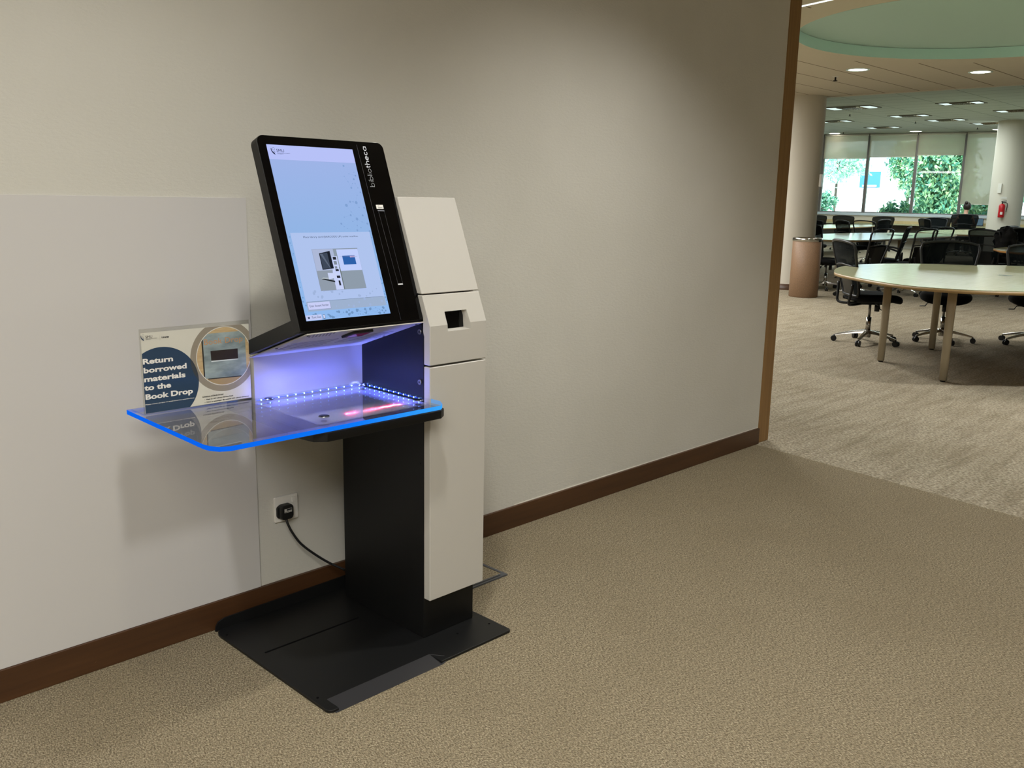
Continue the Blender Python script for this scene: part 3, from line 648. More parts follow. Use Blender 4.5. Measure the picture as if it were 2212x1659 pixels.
def leds(name, a, b, n, off_=Vector((0, -.028, .022))):
    a = Vector(a); b = Vector(b)
    s_ = MB().mat(M_ledline).tube([a, b], .0011, 6).build(name, None, K)
    for k_ in range(n):
        p = a.lerp(b, (k_+.5)/n); MB().ball(p, .0022, 5, (1, 1, 1)).build('led', M_led, s_)
        for d_, en, ang in ((Vector((0, 0, -1)), .21, 130), (Vector((-off_.x, -off_.y, .014)), .19, 168)):
            l = bpy.data.lights.new('led_light', 'SPOT'); l.energy = en; l.color = (.14, .18, 1.0); l.shadow_soft_size = .004
            l.spot_size = math.radians(ang); l.spot_blend = .35
            o = bpy.data.objects.new('led_light', l); o.location = p+off_; o.rotation_euler = d_.normalized().to_track_quat('-Z', 'Y').to_euler(); COL.objects.link(o)
leds('led_strip', (1.362, -.2265-.006, ZG-.006), (1.752, -.2265-.006, ZG-.006), 13)
leds('led_strip', (1.7505, -.235, ZG-.006), (1.7505, -.536, ZG-.006), 12, Vector((-.026, 0, .022)))
# barcode scan line thrown by the scanner
sp_ = und_T(X(.242), .053, .014); tg = Vector((1.587, -.515, .797)); dirv = (tg-Vector(sp_)).normalized()
ln = area('scan_line_light', sp_, .205, .003, 8, (1, .03, .05), spread=2.5); ln.rotation_euler = Vector((0, 0, -1)).rotation_difference(dirv).to_euler(); ln.rotation_euler.z += -.0
# ================================================================== SIGN ON THE SHELF
YS = -.2215
S = thing('sign_holder', 'clear acrylic sign holder with Book Drop notice, standing on the blue-lit glass shelf', 'sign', (1.19, YS, ZG))
sg = lambda x, y: (lambda p: (p[0], p[2]))(ony(280+x/7.9, 680+y/7.9, YS))
def sT(a, b, h): return (a, YS-h, b)
hx0, hx1, hz0, hz1 = 1.024, 1.3515, ZG+.003, (sg(60, 250)[1]+sg(1970, 110)[1])/2
mb = MB().box((hx0, YS-.0018, hz0-.0028), (hx1, YS-.0008, hz1)).box((hx0, YS+.0016, hz0), (hx1, YS+.0028, hz1)).box((hx0, YS+.0028, hz0-.0028), (hx1, YS+.085, hz0-.0003)).box((hx0, YS-.0018, hz1), (hx1, YS+.0028, hz1+.001))
mb.build('acrylic_stand', M_acrylic2, S)
px0, px1 = hx0+.004, hx1-.001; pz0, pz1 = hz0+.001, (sg(90, 315)[1]+sg(1965, 165)[1])/2
mb = MB(); mb.mat(M_paper).box((px0, YS-.0006, pz0), (px1, YS+.0008, pz1))
def clip(poly):
    def cl(P, f_, ix):
        o = []
        for i in range(len(P)):
            a, b = P[i], P[(i+1) % len(P)]; fa, fb = f_(a), f_(b)
            if fa >= 0: o.append(a)
            if (fa >= 0) != (fb >= 0): t = fa/(fa-fb); o.append((a[0]+(b[0]-a[0])*t, a[1]+(b[1]-a[1])*t))
        return o
    for f_ in (lambda p: p[0]-px0, lambda p: px1-p[0], lambda p: p[1]-pz0, lambda p: pz1-p[1]):
        poly = cl(poly, f_, 0)
        if not poly: return poly
    return poly
def cflat(poly, m, h, extra=None):
    poly = clip(poly)
    if len(poly) > 2: mb.mat(m).flat(poly, h, sT)
cc = sg(1620, 700); ro = (sg(1620, 1300)[1]-cc[1]); ro = abs(ro); r_w = abs(sg(1615, 1200)[1]-cc[1]); r_i = r_w*.975
ccx = sg(1030, 690)[0]+ro
cflat(circ(ccx, cc[1], ro, 64), M_taupe, .0007); cflat(circ(ccx, cc[1], r_w, 64), M_paper, .0008)
def inner(poly):  # polygon limited to the photo disc
    out = poly
    C_ = circ(ccx, cc[1], r_i, 48)
    for i in range(48):
        a, b = C_[i], C_[(i+1) % 48]; o = []
        f_ = lambda p: (b[0]-a[0])*(p[1]-a[1])-(b[1]-a[1])*(p[0]-a[0])
        for k_ in range(len(out)):
            p, q_ = out[k_], out[(k_+1) % len(out)]; fp, fq = f_(p), f_(q_)
            if fp >= 0: o.append(p)
            if (fp >= 0) != (fq >= 0): t = fp/(fp-fq); o.append((p[0]+(q_[0]-p[0])*t, p[1]+(q_[1]-p[1])*t))
        out = o
        if not out: break
    return out
SG = lambda *pts: [sg(*p) for p in pts]
M_tan2 = mat('printed_pale_timber', '#a58c66', .7); M_prline = mat('printed_dark_line', '#2c2a20', .7)  # pale timber and dark lines printed in the notice's picture
cflat(inner(circ(ccx, cc[1], r_i*.999, 48)), M_tan, .0009)
cflat(inner(SG((1340, 1100), (2010, 1030), (2010, 1230), (1340, 1250))), M_tan2, .00095)
cflat(inner(SG((1215, 380), (1245, 380), (1290, 1060), (1265, 1060))), M_prline, .001)
cflat(inner(SG((1340, 1085), (2000, 1015), (2000, 1040), (1340, 1105))), M_prline, .001)
cflat(inner(SG((1238, 330), (1960, 268), (2000, 1025), (1290, 1092))), M_prsteel, .0011)
cflat(SG((1376, 618), (1840, 572), (1848, 745), (1390, 785)), M_prbrown, .0013); cflat(SG((1390, 785), (1848, 745), (1850, 758), (1392, 806)), mat('printed_light', '#d3dbd8', .6), .0013)
text(mb, 'Book Drop', sg(1265, 518), (sg(1925, 455)[0], sg(1265, 518)[1]), abs(sg(1290, 415)[1]-sg(1265, 518)[1]), sT, M_copper, .0014)
# navy lobe
bc = sg(560, 1195); rb = abs(sg(560, 545)[1]-bc[1]); lx = (sg(157, 640)[0]+sg(237, 1600)[0])/2
nav = [p for p in clip(circ(bc[0], bc[1], rb, 72))]
def left(poly):
    o = []
    for i in range(len(poly)):
        a, b = poly[i], poly[(i+1) % len(poly)]; fa, fb = a[0]-lx, b[0]-lx
        if fa >= 0: o.append(a)
        if (fa >= 0) != (fb >= 0): t = fa/(fa-fb); o.append((lx, a[1]+(b[1]-a[1])*t))
    return o
nav = left(nav); mb.mat(M_navy).flat(nav, .0015, sT)
ov = inner(nav) if False else None
def clipc(poly, c_, r_, keep=1):
    out = poly; C_ = circ(c_[0], c_[1], r_, 60)
    for i in range(60):
        a, b = C_[i], C_[(i+1) % 60]; o = []; f_ = lambda p: (b[0]-a[0])*(p[1]-a[1])-(b[1]-a[1])*(p[0]-a[0])
        for k_ in range(len(out)):
            p, q_ = out[k_], out[(k_+1) % len(out)]; fp, fq = f_(p), f_(q_)
            if fp >= 0: o.append(p)
            if (fp >= 0) != (fq >= 0): t = fp/(fp-fq); o.append((p[0]+(q_[0]-p[0])*t, p[1]+(q_[1]-p[1])*t))
        out = o
        if not out: break
    return out
ovl = clipc(nav, (ccx, cc[1]), ro)
if len(ovl) > 2: mb.mat(M_navydk).flat(ovl, .0017, sT)
for s_, (a, b), (c, d), h in (('Return', (222, 840), (738, 790), 118), ('borrowed', (235, 988), (970, 915), 118), ('materials', (245, 1138), (950, 1065), 118), ('to the', (248, 1285), (705, 1240), 118), ('Book Drop', (268, 1435), (1078, 1345), 118)):
    A_, B_ = sg(a, b), sg(c, d); zz = (A_[1]*1+B_[1])/2; text(mb, s_, (A_[0], zz), (B_[0], zz), .0142, sT, M_paper, .0019, .035)
A_, B_ = sg(268, 1533), sg(1105, 1430); text(mb, 'Please return on time to avoid incurring overdue fines.', (A_[0], (A_[1]+B_[1])/2), (B_[0], (A_[1]+B_[1])/2), .0028, sT, M_paper, .0019, .02)
A_, B_ = sg(1240, 1405), sg(1598, 1362); zz = (A_[1]+B_[1])/2; text(mb, 'Locations of Book Drops', (A_[0], zz), (B_[0], zz), .0032, sT, M_ink, .0012, .03); stroke(mb, [(A_[0], zz-.0012), (B_[0], zz-.0012)], .0004, sT, M_ink, .0012)
for a, b, c, d, s_ in ((1305, 1448, 1768, 1390, 'Next to LKS Library Service Desk'), (1312, 1490, 2030, 1400, 'Next to passenger lift outside LKS Library entrance')):
    A_, B_ = sg(a, b), sg(c, d); zz = (A_[1]+B_[1])/2; text(mb, s_, (A_[0], zz), (B_[0], zz), .0034, sT, M_ink, .0012, .03); mb.mat(M_ink).flat(circ(A_[0]-.005, zz+.0015, .0008, 10), .0012, sT)
la = sg(215, 450); lb = sg(182, 355); logo(mb, sT, (lb[0], la[1]), (lb[1]-la[1])*1.08, M_navy, M_ink, .0012)
A_ = sg(543, 395); B_ = sg(668, 385); text(mb, 'Libraries', (A_[0], (A_[1]+B_[1])/2), (B_[0], (A_[1]+B_[1])/2), .0046, sT, M_ink, .0012, .03)
A_ = sg(515, 432); stroke(mb, [A_, (A_[0], A_[1]+.013)], .0004, sT, M_taupe, .0012)
mb.build('printed_notice', None, S)
# ================================================================== WALL THINGS
wb = MB().box((-1.6, -.0065, .0975), (1.479, -.0002, 1.401)).build('white_wall_board', M_panel, bevel=.0008)
tag(wb, 'large smooth white board mounted flat on the wall behind the sign and kiosk', 'wall panel')
so = thing('wall_socket', 'white square switched wall socket low on the wall behind the kiosk column', 'socket', (1.585, 0, .355))
MB().prism(rrect(1.540, .311, 1.631, .400, .004), 0.0002, .0095, T=lambda a, b, h: (a, -h, b)).build('faceplate', M_whitep, so, bevel=.002)
MB().prism(rrect(1.607, .372, 1.620, .391, .001), .0095, .014, T=lambda a, b, h: (a, -h, b)).build('rocker_switch', M_whitep, so, bevel=.001)
pw = thing('power_cable', 'black mains plug and cable running from the wall socket to the kiosk', 'cable', (1.572, -.03, .32))
pl = MB().prism(rrect(1.549, .324, 1.597, .376, .012, 6, (.014, .012, .012, .014)), .010, .038, T=lambda a, b, h: (a, -h, b)).build('plug', M_cable, pw, bevel=.004)
MB().prism(rrect(1.544, .326, 1.594, .372, .012), .0098, .02, T=lambda a, b, h: (a, -h, b)).build('plug_flange', M_cable, pl, bevel=.002)
mb = MB(); T_ = lambda a, b, h: (a, -h, b)
mb.mat(mat('grey_label', '#a9a59c', .6)).flat([(1.560, .350), (1.589, .350), (1.589, .364), (1.560, .364)], .0384, T_)
mb.mat(M_ink).flat([(1.569, .357), (1.588, .357), (1.588, .363), (1.569, .363)], .0386, T_)
for k_ in range(3): mb.flat([(1.562+k_*.009, .352), (1.568+k_*.009, .352), (1.568+k_*.009, .3535), (1.562+k_*.009, .3535)], .0386, T_)
mb.build('plug_label', None, pl)
def crom(P, n=8):
    P = [Vector(p) for p in P]; P = [P[0]*2-P[1]]+P+[P[-1]*2-P[-2]]; o = []
    for i in range(1, len(P)-2):
        for k_ in range(n):
            t = k_/n; a, b, c, d = P[i-1:i+3]
            o.append(.5*((2*b)+(c-a)*t+(2*a-5*b+4*c-d)*t*t+(3*b-a-3*c+d)*t**3))
    return o+[P[-2]]
MB().tube(crom([(1.572, -.028, .328), (1.573, -.034, .31), (1.586, -.04, .276), (1.615, -.045, .229), (1.655, -.055, .187), (1.708, -.07, .141), (1.762, -.095, .104)]), .0042, 10).build('cable', M_cable, pw)
fb = thing('floor_box', 'grey metal framed floor outlet lid set in the carpet right of the kiosk base', 'floor box', (2.19, -.23, 0))
fx0, fx1, fy0, fy1 = 2.045, 2.325, -.357, -.09
MB().box((fx0, fy0, .0005), (fx1, fy0+.022, .006)).box((fx0, fy1-.022, .0005), (fx1, fy1, .006)).box((fx0, fy0+.022, .0005), (fx0+.012, fy1-.022, .006)).box((fx1-.012, fy0+.022, .0005), (fx1, fy1-.022, .006)).build('frame', M_greymetal, fb)
MB().box((fx0+.012, fy0+.022, .0005), (fx1-.012, fy1-.022, .004)).build('carpet_lid', M_carpet, fb)
MB().box((fx0+.02, fy0+.008, .0061), (fx1-.03, fy0+.014, .0064)).build('lid_slot', M_dark, fb)
# ================================================================== LIGHT FITTINGS
def downlight(x, y, z, r, power, lab, col, grp):
    t = thing('downlight', lab, 'ceiling light', (x, y, z), group=grp)
    MB().lathe([(r*1.25, z-.001), (r*1.25, z-.008), (r, z-.008), (r, z-.002)], 32, (x, y, 0)).build('trim_ring', mat('ring', '#cfe3df', .4), t)
    MB().lathe([(r, z-.004), (.001, z-.004)], 32, (x, y, 0)).build('lamp', M_lamp, t)
    spot('downlight_beam', (x, y, z-.03), power, col, 110, .8, r)
for q, lab in (((1853, 150), 'round recessed downlight in the ceiling just below the dome, left one of the bright pair'), ((2118, 155), 'round recessed downlight in the ceiling just below the dome, right one of the bright pair')):
    p = onz(*q, H1); downlight(p[0], p[1], H1, .115, 60, lab, NEUT, 'downlights near the dome')
for q, lab in (((1806, 288.5), 'small downlight above the leftmost window, next to the near column'), ((1981, 284), 'small downlight over the mullion between second and third window'), ((2160, 280), 'small downlight beside the top of the far column')):
    p = onz(*q, H2); downlight(p[0]-.1, p[1], H2, .17, 30, lab, NEUT, 'downlights along the windows')
def troffer(x, y, lab, first=[None]):
    if first[0]: 
        c = copy_tree(first[0]); c.location = (x, y, H2); c['label'] = lab
    else:
        t = thing('troffer_light', lab, 'ceiling light', (0, 0, 0), group='recessed louvre lights in the tiled ceiling', scale=.78)
        mb = MB().box((-.32, -.62, -.02), (.32, -.59, .0)).box((-.32, .59, -.02), (.32, .62, 0)).box((-.32, -.59, -.02), (-.29, .59, 0)).box((.29, -.59, -.02), (.32, .59, 0)); mb.build('frame', mat('troffer_frame', '#6b6552', .5), t)
        MB().box((-.29, -.59, -.006), (.29, .59, -.002)).build('reflector', mat('reflector', '#c9bfa8', .25, .8), t)
        for y_ in (-.44, .44): MB().box((-.25, y_-.10, -.02), (.25, y_+.10, -.008)).build('lit_diffuser', M_tube, t)
        mb = MB()
        for k_ in range(9): mb.box((-.28, -.25+k_*.06, -.035), (.28, -.244+k_*.06, -.006))
        mb.box((-.1, -.26, -.035), (-.094, .24, -.006)).box((.1, -.26, -.035), (.106, .24, -.006))
        mb.build('louvre', mat('louvre_metal', '#9b8a6b', .3, .9), t)
        first[0] = t; t.location = (x, y, H2); c = t
    area('troffer_light_beam', (x, y, H2-.05), .5, 1.1, 48, COOL)
for (x, y, lab) in ((22.0, 7.65, 'bright louvred ceiling light nearest the near column'), (22.35, 5.23, 'louvred ceiling light in the middle of the nearest row, under the dome edge'), (22.6, 2.9, 'louvred ceiling light cut by the right photo edge in the nearest row'),
                    (24.8, 7.35, 'louvred ceiling light in the second row, above the second window'), (24.75, 4.75, 'louvred ceiling light in the second row, above the far column'), (25.4, 9.7, 'louvred ceiling light half hidden behind the near column'),
                    (26.5, 7.03, 'thin-looking louvred ceiling light in the third row'), (28.1, 9.45, 'louvred ceiling light farthest back, above the leftmost windows'), (28.1, 6.4, 'dark louvred ceiling light touching the far column top')):
    troffer(x, y, lab)
for (q, H, lab) in (((1805, 165), H1, 'small sprinkler head under the boarded ceiling, left of the dome downlight'), ((1836, 246), H2, 'sprinkler head below the brightest louvred light'), ((1978, 262), H2, 'sprinkler head in the tiled ceiling above the third window'), ((2112, 275), H2, 'sprinkler head in the tiled ceiling near the far column'), ((1822, 285), H2, 'sprinkler head close to the leftmost window downlight')):
    p = onz(*q, H); t = thing('sprinkler', lab, 'sprinkler', (p[0], p[1], H), group='ceiling sprinklers')
    MB().lathe([(.045, H-.001), (.04, H-.008), (.012, H-.01)], 16, (p[0], p[1], 0)).build('escutcheon', M_whitep, t)
    MB().lathe([(.012, H-.01), (.012, H-.05), (.03, H-.055), (.03, H-.06)], 10, (p[0], p[1], 0)).build('nozzle', M_dark, t)
# ================================================================== FURNITURE
ZT = .80
def cyl_leg(par, x, y, top, r=.036):
    l = MB().tube([(x, y, .012), (x, y, top)], [r*.86, r], 20).build('leg', M_leg, par)
    MB().tube([(x, y, 0), (x, y, .013)], r*.6, 12).build('foot', M_dark, l)
def table(name, lab, poly, legs, edge=M_edge, h=.032, top=ZT):
    cx = sum(p[0] for p in poly)/len(poly); cy = sum(p[1] for p in poly)/len(poly)
    t = thing(name, lab, 'table', (cx, cy, 0))
    tp = MB().mat(M_tabletop).prism(poly, top-.006, top).build('tabletop', None, t)
    MB().prism(poly, top-h, top-.006, smooth=True).build('edge_band', edge, tp)
    for (x, y) in legs: cyl_leg(t, x, y, top-h)
    return t
HV = np.array([Fw[0], Fw[1]])/math.hypot(Fw[0], Fw[1]); HR = np.array([HV[1], -HV[0]])
far_ = [(1799, 586), (1802, 580.5), (1812, 576), (1830, 572.8), (1860, 570.3), (1900, 569.2), (1950, 569), (2000, 569.6), (2050, 570.5), (2100, 571.7), (2160, 573.2), (2212, 574.5)]
near_ = [(2212, 629.5), (2160, 628.6), (2117, 627.5), (2047, 624.4), (1978, 618.7), (1940, 614.5), (1908, 609.6), (1880, 604.8), (1857, 600.3), (1834, 596), (1815.7, 591.8), (1805, 589)]
W_ = [onz(*q, ZT)[:2] for q in far_+near_]; LD = [((w-CAM[:2])@HR, (w-CAM[:2])@HV) for w in W_]; nf = len(far_)
mir = [(2*5.0-l, d) for l, d in LD]
ring_ = LD[:nf]+mir[:nf][::-1]+mir[nf:][::-1]+LD[nf:]
P_ = [Vector((CAM[0]+HR[0]*l+HV[0]*d, CAM[1]+HR[1]*l+HV[1]*d)) for l, d in ring_]
for it in range(3): P_ = [(P_[i-1]+P_[i]*2+P_[(i+1) % len(P_)])/4 for i in range(len(P_))] if it == 0 else sum([[P_[i]*.75+P_[(i+1) % len(P_)]*.25, P_[i]*.25+P_[(i+1) % len(P_)]*.75] for i in range(len(P_))], [])
t1 = table('round_table', 'large oval maple-topped meeting table nearest the camera, on pale round legs', [tuple(p) for p in P_][::-1], [tuple(onz(*q, 0)[:2]) for q in ((1902, 781), (2036, 824), (2012, 755))]+[(9.3, -1.9), (10.8, -1.3)])
g_ = onz(2171, 595, ZT); MB().lathe([(.06, ZT+.0012), (.0001, ZT+.0012)], 32, (g_[0], g_[1], 0)).build('cable_grommet', mat('grey_grommet', '#6d7a68', .4), t1)
def pxpoly(pts, z=ZT): return [tuple(onz(*q, z)[:2]) for q in pts]
table('long_table', 'second table, behind the round one, with curved edges and white glare on top', pxpoly([(1752, 512), (1775, 505), (1850, 503.2), (1930, 502.5), (2010, 504), (2068, 507), (2060, 509), (2000, 512.5), (1930, 516), (1880, 518.5), (1850, 519), (1800, 518.5), (1765, 516.5)]),
      [tuple(onz(*q, 0)[:2]) for q in ((1804, 600), (1936, 595), (1912, 560))])
table('far_table', 'farthest small table seen between chair backs below the leftmost window', pxpoly([(1740, 486), (1800, 484.6), (1880, 485), (1898, 486.5), (1880, 489), (1835, 491), (1778, 493), (1745, 491)]), [tuple(onz(1843, 525, 0)[:2]), tuple(onz(1770, 530, 0)[:2])])
table('side_table', 'pale table right of centre in front of the seated person', pxpoly([(1979, 500), (2030, 496.5), (2090, 496), (2140, 497.5), (2190, 501), (2196, 509), (2126, 508.5), (2050, 505.5), (2000, 502.5)]), [tuple(onz(2106, 574, 0)[:2]), tuple(onz(2180, 560, 0)[:2])])
table('corner_table', 'table with orange wooden edge at the right edge of the photo', pxpoly([(2146, 536.5), (2180, 532.5), (2260, 531), (2260, 546), (2200, 545), (2160, 540.5)]), [tuple(onz(2177, 600, 0)[:2]), tuple(onz(2250, 600, 0)[:2])], M_orange)
# office chair
def make_chair(arms, open_=False):
    t = thing('office_chair', 'x', 'chair')
    hub = MB().lathe([(.03, .06), (.034, .075), (.034, .12), (.026, .14)], 20)
    hub.build('hub', M_chrome, t)
    for k_ in range(5):
        a = math.radians(90+72*k_+18); c_, s_ = math.cos(a), math.sin(a); nx, ny = -s_, c_
        prof = [(.02, .118, .024, .018), (.12, .108, .020, .014), (.22, .088, .016, .011), (.305, .068, .013, .009)]
        vs = []; 
        for r_, z_, w2, h2 in prof:
            for sx, sz in ((-1, -1), (1, -1), (.7, 1), (-.7, 1)): vs.append((c_*r_+nx*w2*sx, s_*r_+ny*w2*sx, z_+h2*sz))
        fs = [(i*4+j, i*4+(j+1) % 4, i*4+4+(j+1) % 4, i*4+4+j) for i in range(3) for j in range(4)]+[(3, 2, 1, 0), (12, 13, 14, 15)]
        ar = MB().add(vs, fs).build('base_arm', M_chrome, t, bevel=.003)
        ca = MB().tube([(c_*.31-nx*.004, s_*.31-ny*.004, .03), (c_*.31-nx*.022, s_*.31-ny*.022, .03)], .028, 14).tube([(c_*.31+nx*.004, s_*.31+ny*.004, .03), (c_*.31+nx*.022, s_*.31+ny*.022, .03)], .028, 14)
        ca.tube([(c_*.305, s_*.305, .03), (c_*.305, s_*.305, .07)], .009, 8).build('caster', M_dark, ar)
    MB().tube([(0, 0, .10), (0, 0, .27)], .024, 16).build('gas_lift', M_chrome, t); MB().tube([(0, 0, .26), (0, 0, .43)], .013, 12).build('lift_rod', M_steel, t)
    MB().box((-.07, -.12, .405), (.07, .10, .44)).tube([(0, .07, .41), (0, .07, .33)], .024, 12).build('tilt_mechanism', M_dark, t, )
    MB().tube([(.06, .02, .415), (.17, .02, .41), (.19, .02, .375), (.245, .02, .372)], .006, 8).build('lever', M_dark, t)
    # seat: superellipse layers
    vs = []; n = 36; lay = [(.75, .435), (.95, .442), (1.0, .462), (1.0, .486), (.96, .505), (.82, .515), (.5, .512), (.02, .508)]
    for k_, z_ in lay:
        for i in range(n):
            a = 2*math.pi*i/n; c_, s_ = math.cos(a), math.sin(a); e = .62
            x = .255*k_*math.copysign(abs(c_)**e, c_); y = .245*k_*math.copysign(abs(s_)**e, s_)+.02
            vs.append((x, y, z_-(.03*max(0, (y-.12)/.14)**2)+.012*(x/.25)**2))
    fs = [(j*n+i, j*n+(i+1) % n, (j+1)*n+(i+1) % n, (j+1)*n+i) for j in range(len(lay)-1) for i in range(n)]
    MB().add(vs, fs+[tuple(range(n))[::-1], tuple((len(lay)-1)*n+i for i in range(n))], True).build('seat', M_fabric, t)
    # back: surface B(a,b), a in -1..1 across, b 0..1 up
    def Bk(a, b):
        w = .20+.10*b**.8 if b < .93 else .293; z = .50+.555*b-(.02*a*a*b)
        y = -.225-.055*math.sin(b*2.2)-.10*b*b+.055*a*a*(.5+b*.5)
        return (a*w, y, z)
    out = [(-1+.0, 0), (1, 0), (1, 1), (-1, 1)]
    loop = []
    for k_ in range(11): loop.append(Bk(-.9+.18*k_, 0))
    for k_ in range(1, 12): loop.append(Bk(1, k_/12*.96+.0))
    for k_ in range(11): loop.append(Bk(.94-.188*k_, 1-.03*(abs(.94-.188*k_)**4)))
    for k_ in range(1, 12): loop.append(Bk(-1, .96-k_/12*.96))
    loop.append(loop[0])
    bf = MB().tube(loop, .014, 8, cap=False)
    bf.tube([Bk(-1, .55), Bk(-.5, .56), Bk(0, .57), Bk(.5, .56), Bk(1, .55)], .009, 8)
    fr = bf.build('back_frame', M_frame, t)
    n1, n2 = 14, 14; vs = [Bk(-1+2*i/n1, .0+1*j/n2*.985) for j in range(n2+1) for i in range(n1+1)]
    fs = [(j*(n1+1)+i, j*(n1+1)+i+1, (j+1)*(n1+1)+i+1, (j+1)*(n1+1)+i) for j in range(n2) for i in range(n1)]
    MB().add(vs, fs, True).build('back_mesh', M_open if open_ else M_mesh, t)
    # lumbar pad + spine
    vs = [(p[0]*.86, p[1]-.004, p[2]) for p in [Bk(-1+2*i/8, .02+(.5 if open_ else .36)*j/6) for j in range(7) for i in range(9)]]
    MB().add(vs, [(j*9+i, j*9+i+1, j*9+i+10, j*9+i+9) for j in range(6) for i in range(8)], True).build('lumbar_pad', M_frame, t)
    for sx in (-1, 1):
        MB().tube(crom([(sx*.05, -.10, .415), (sx*.10, -.22, .405), (sx*.15, -.27, .425), (sx*.17, -.265, .52), (sx*.19, -.262, .62)], 5), .013, 8).build('back_bracket', M_frame, t)
    if arms:
        for sx in (-1, 1):
            MB().tube(crom([(sx*.24, .02, .43), (sx*.30, .02, .46), (sx*.31, .04, .62), (sx*.30, .0, .69), (sx*.30, -.12, .695), (sx*.285, -.22, .66)], 5), .015, 8).build('armrest', M_frame, t)
    return t
chA = make_chair(False); chB = make_chair(True); chC = make_chair(False, True)
used = {}
GRP = 'black mesh-back office chairs'
def chair(px, D, face, lab, arms=False, scale=1.0, pos=None, zref=1.0):
    """face: degrees the sitter looks, measured from the view direction (0 = away from camera, 90 = to the photo's right, 180 = at camera)"""
    src = {True: chB, False: chA, 2: chC}[arms]
    c = copy_tree(src) if arms in used else src; used[arms] = 1
    x, y, _ = pos or atd(px, D, zref); th = math.atan2(y-CAM[1], x-CAM[0])
    c.location = (x, y, 0); c.rotation_euler = (0, 0, th-math.radians(face)-math.pi/2); c.scale = (scale*1.06, scale*1.06, scale if scale > 1 else min(1, scale*1.06))
    c['label'] = lab; c['group'] = GRP; return c
chair(1872, 9.4, 68, 'black office chair seen side-on at the left end of the oval table', zref=0)
chair(2032, 9.6, 178, 'black office chair showing its wide mesh back behind the middle of the oval table', scale=.93, zref=0)
chair(2224, 9.5, 172, 'black office chair cut by the photo edge, pushed in at the oval table', scale=.92, zref=0)
chair(1781, 15.3, 120, 'black office chair just right of the brown bin, tucked under the long table', zref=0)
chair(1864, 14.1, -60, 'black office chair turned sideways behind the oval table, glare showing through its top', 2)
chair(1914, 15.6, -85, 'black office chair with armrests in side view facing left in front of the long table', True)
chair(1960, 14.6, -60, 'black office chair left of a close pair between oval and long tables', 2)
chair(2000, 15.8, -60, 'black office chair right of a close pair between oval and long tables', 2)
chair(1850, 20.4, 62, 'black office chair behind the left part of the long table')
chair(1889, 20.7, 40, 'black office chair behind the middle of the long table, slot in its back', 2)
chair(1883, 22.8, -62, 'black office chair tilted sideways behind the long table, before the window chair')
chair(1824, 28.6, 4, 'black office chair facing the window counter under the first mullion')
chair(1906, 28.4, -6, 'black office chair facing the window counter under the second window')
chair(1763, 28.6, 0, 'black office chair facing the window, half hidden by the near column')
chair(1760, 20.6, 20, 'black office chair behind the bin, mostly hidden by the near column')
chair(2022, 25.4, 60, 'black office chair with bluish glare on its edge, left of the seated person')
chair(2036, 28.4, 12, 'black office chair facing the windows between the blue-edged chair and the seated person')
chair(2024, 26.9, 175, 'greyish-backed office chair in front of the pair left of the seated person')
chair(2082, 26.7, -3, 'wide black office chair the person sits on by the window', False, 1.12)
chair(2160, 14.9, 42, 'black office chair piled with a jacket and bag at the corner table')
chair(2146, 18.0, -58, 'black office chair leaning back beside the jacket chair')
chair(2160, 16.5, -58, 'black office chair second from the right photo edge')
chair(2238, 16.9, 62, 'black office chair at the right photo edge below the far column')
# bin
P = onz(1734, 643.5, 0); dvb = np.array([P[0]-CAM[0], P[1]-CAM[1]]); dvb /= np.linalg.norm(dvb); bx, by = P[0]+dvb[0]*.215, P[1]+dvb[1]*.215
t = thing('waste_bin', 'tall brown cylindrical waste bin with polished metal rim beside the near column', 'bin', (bx, by, 0))
MB().lathe([(.205, .0), (.215, .01), (.215, .845), (.205, .85), (.0001, .85)], 40, (bx, by, 0)).build('bin_body', M_bin, t)
MB().lathe([(.2155, .845), (.222, .85), (.222, .895), (.21, .90), (.19, .89), (.19, .855)], 40, (bx, by, 0)).build('metal_rim', M_chrome, t)
# extinguisher on far column
def col_face(cx, cy, r, px, off):
    "point on the column's surface seen in photo column px"
    v = ray(px, 450); d = np.array([v[0], v[1]]); d /= np.linalg.norm(d); o = np.array([cx-CAM[0], cy-CAM[1]])
    b = o@d; h = o@o-b*b; R_ = r+off; t = b-math.sqrt(max(R_*R_-h, 0)); return CAM[0]+d[0]*t, CAM[1]+d[1]*t
ex, ey = col_face(cc2[0], cc2[1], .42, 2164, .09); zc = CAM[2]
def zat(x, y, py):
    v = ray(2164, py); D_ = math.hypot(x-CAM[0], y-CAM[1]); return CAM[2]+v[2]*D_/math.hypot(v[0], v[1])
zb, zt_ = zat(ex, ey, 470), zat(ex, ey, 440)
t = thing('fire_extinguisher', 'red fire extinguisher hanging on the far column', 'fire extinguisher', (ex, ey, zb))
MB().lathe([(.0001, zb), (.072, zb), (.08, zb+.02), (.08, zt_-.06), (.06, zt_-.02), (.025, zt_)], 24, (ex, ey, 0)).build('cylinder', M_red, t)
dx_, dy_ = rr
lab_ = MB(); d2 = np.array([CAM[0]-ex, CAM[1]-ey]); d2 /= np.linalg.norm(d2)
lab_.add([(ex+d2[0]*.082+rr[0]*s_*.03, ey+d2[1]*.082+rr[1]*s_*.03, z_) for s_, z_ in ((-1, zb+.08), (1, zb+.08), (1, zb+.15), (-1, zb+.15))], [(0, 1, 2, 3)]).build('label', M_paper, t)
MB().tube([(ex, ey, zt_), (ex, ey, zt_+.05)], .018, 10).tube([(ex-rr[0]*.03, ey-rr[1]*.03, zt_+.06), (ex+rr[0]*.1, ey+rr[1]*.1, zt_+.075)], .009, 8).tube([(ex-rr[0]*.02, ey-rr[1]*.02, zt_+.035), (ex+rr[0]*.09, ey+rr[1]*.09, zt_+.04)], .008, 8).build('valve_handle', M_dark, t)
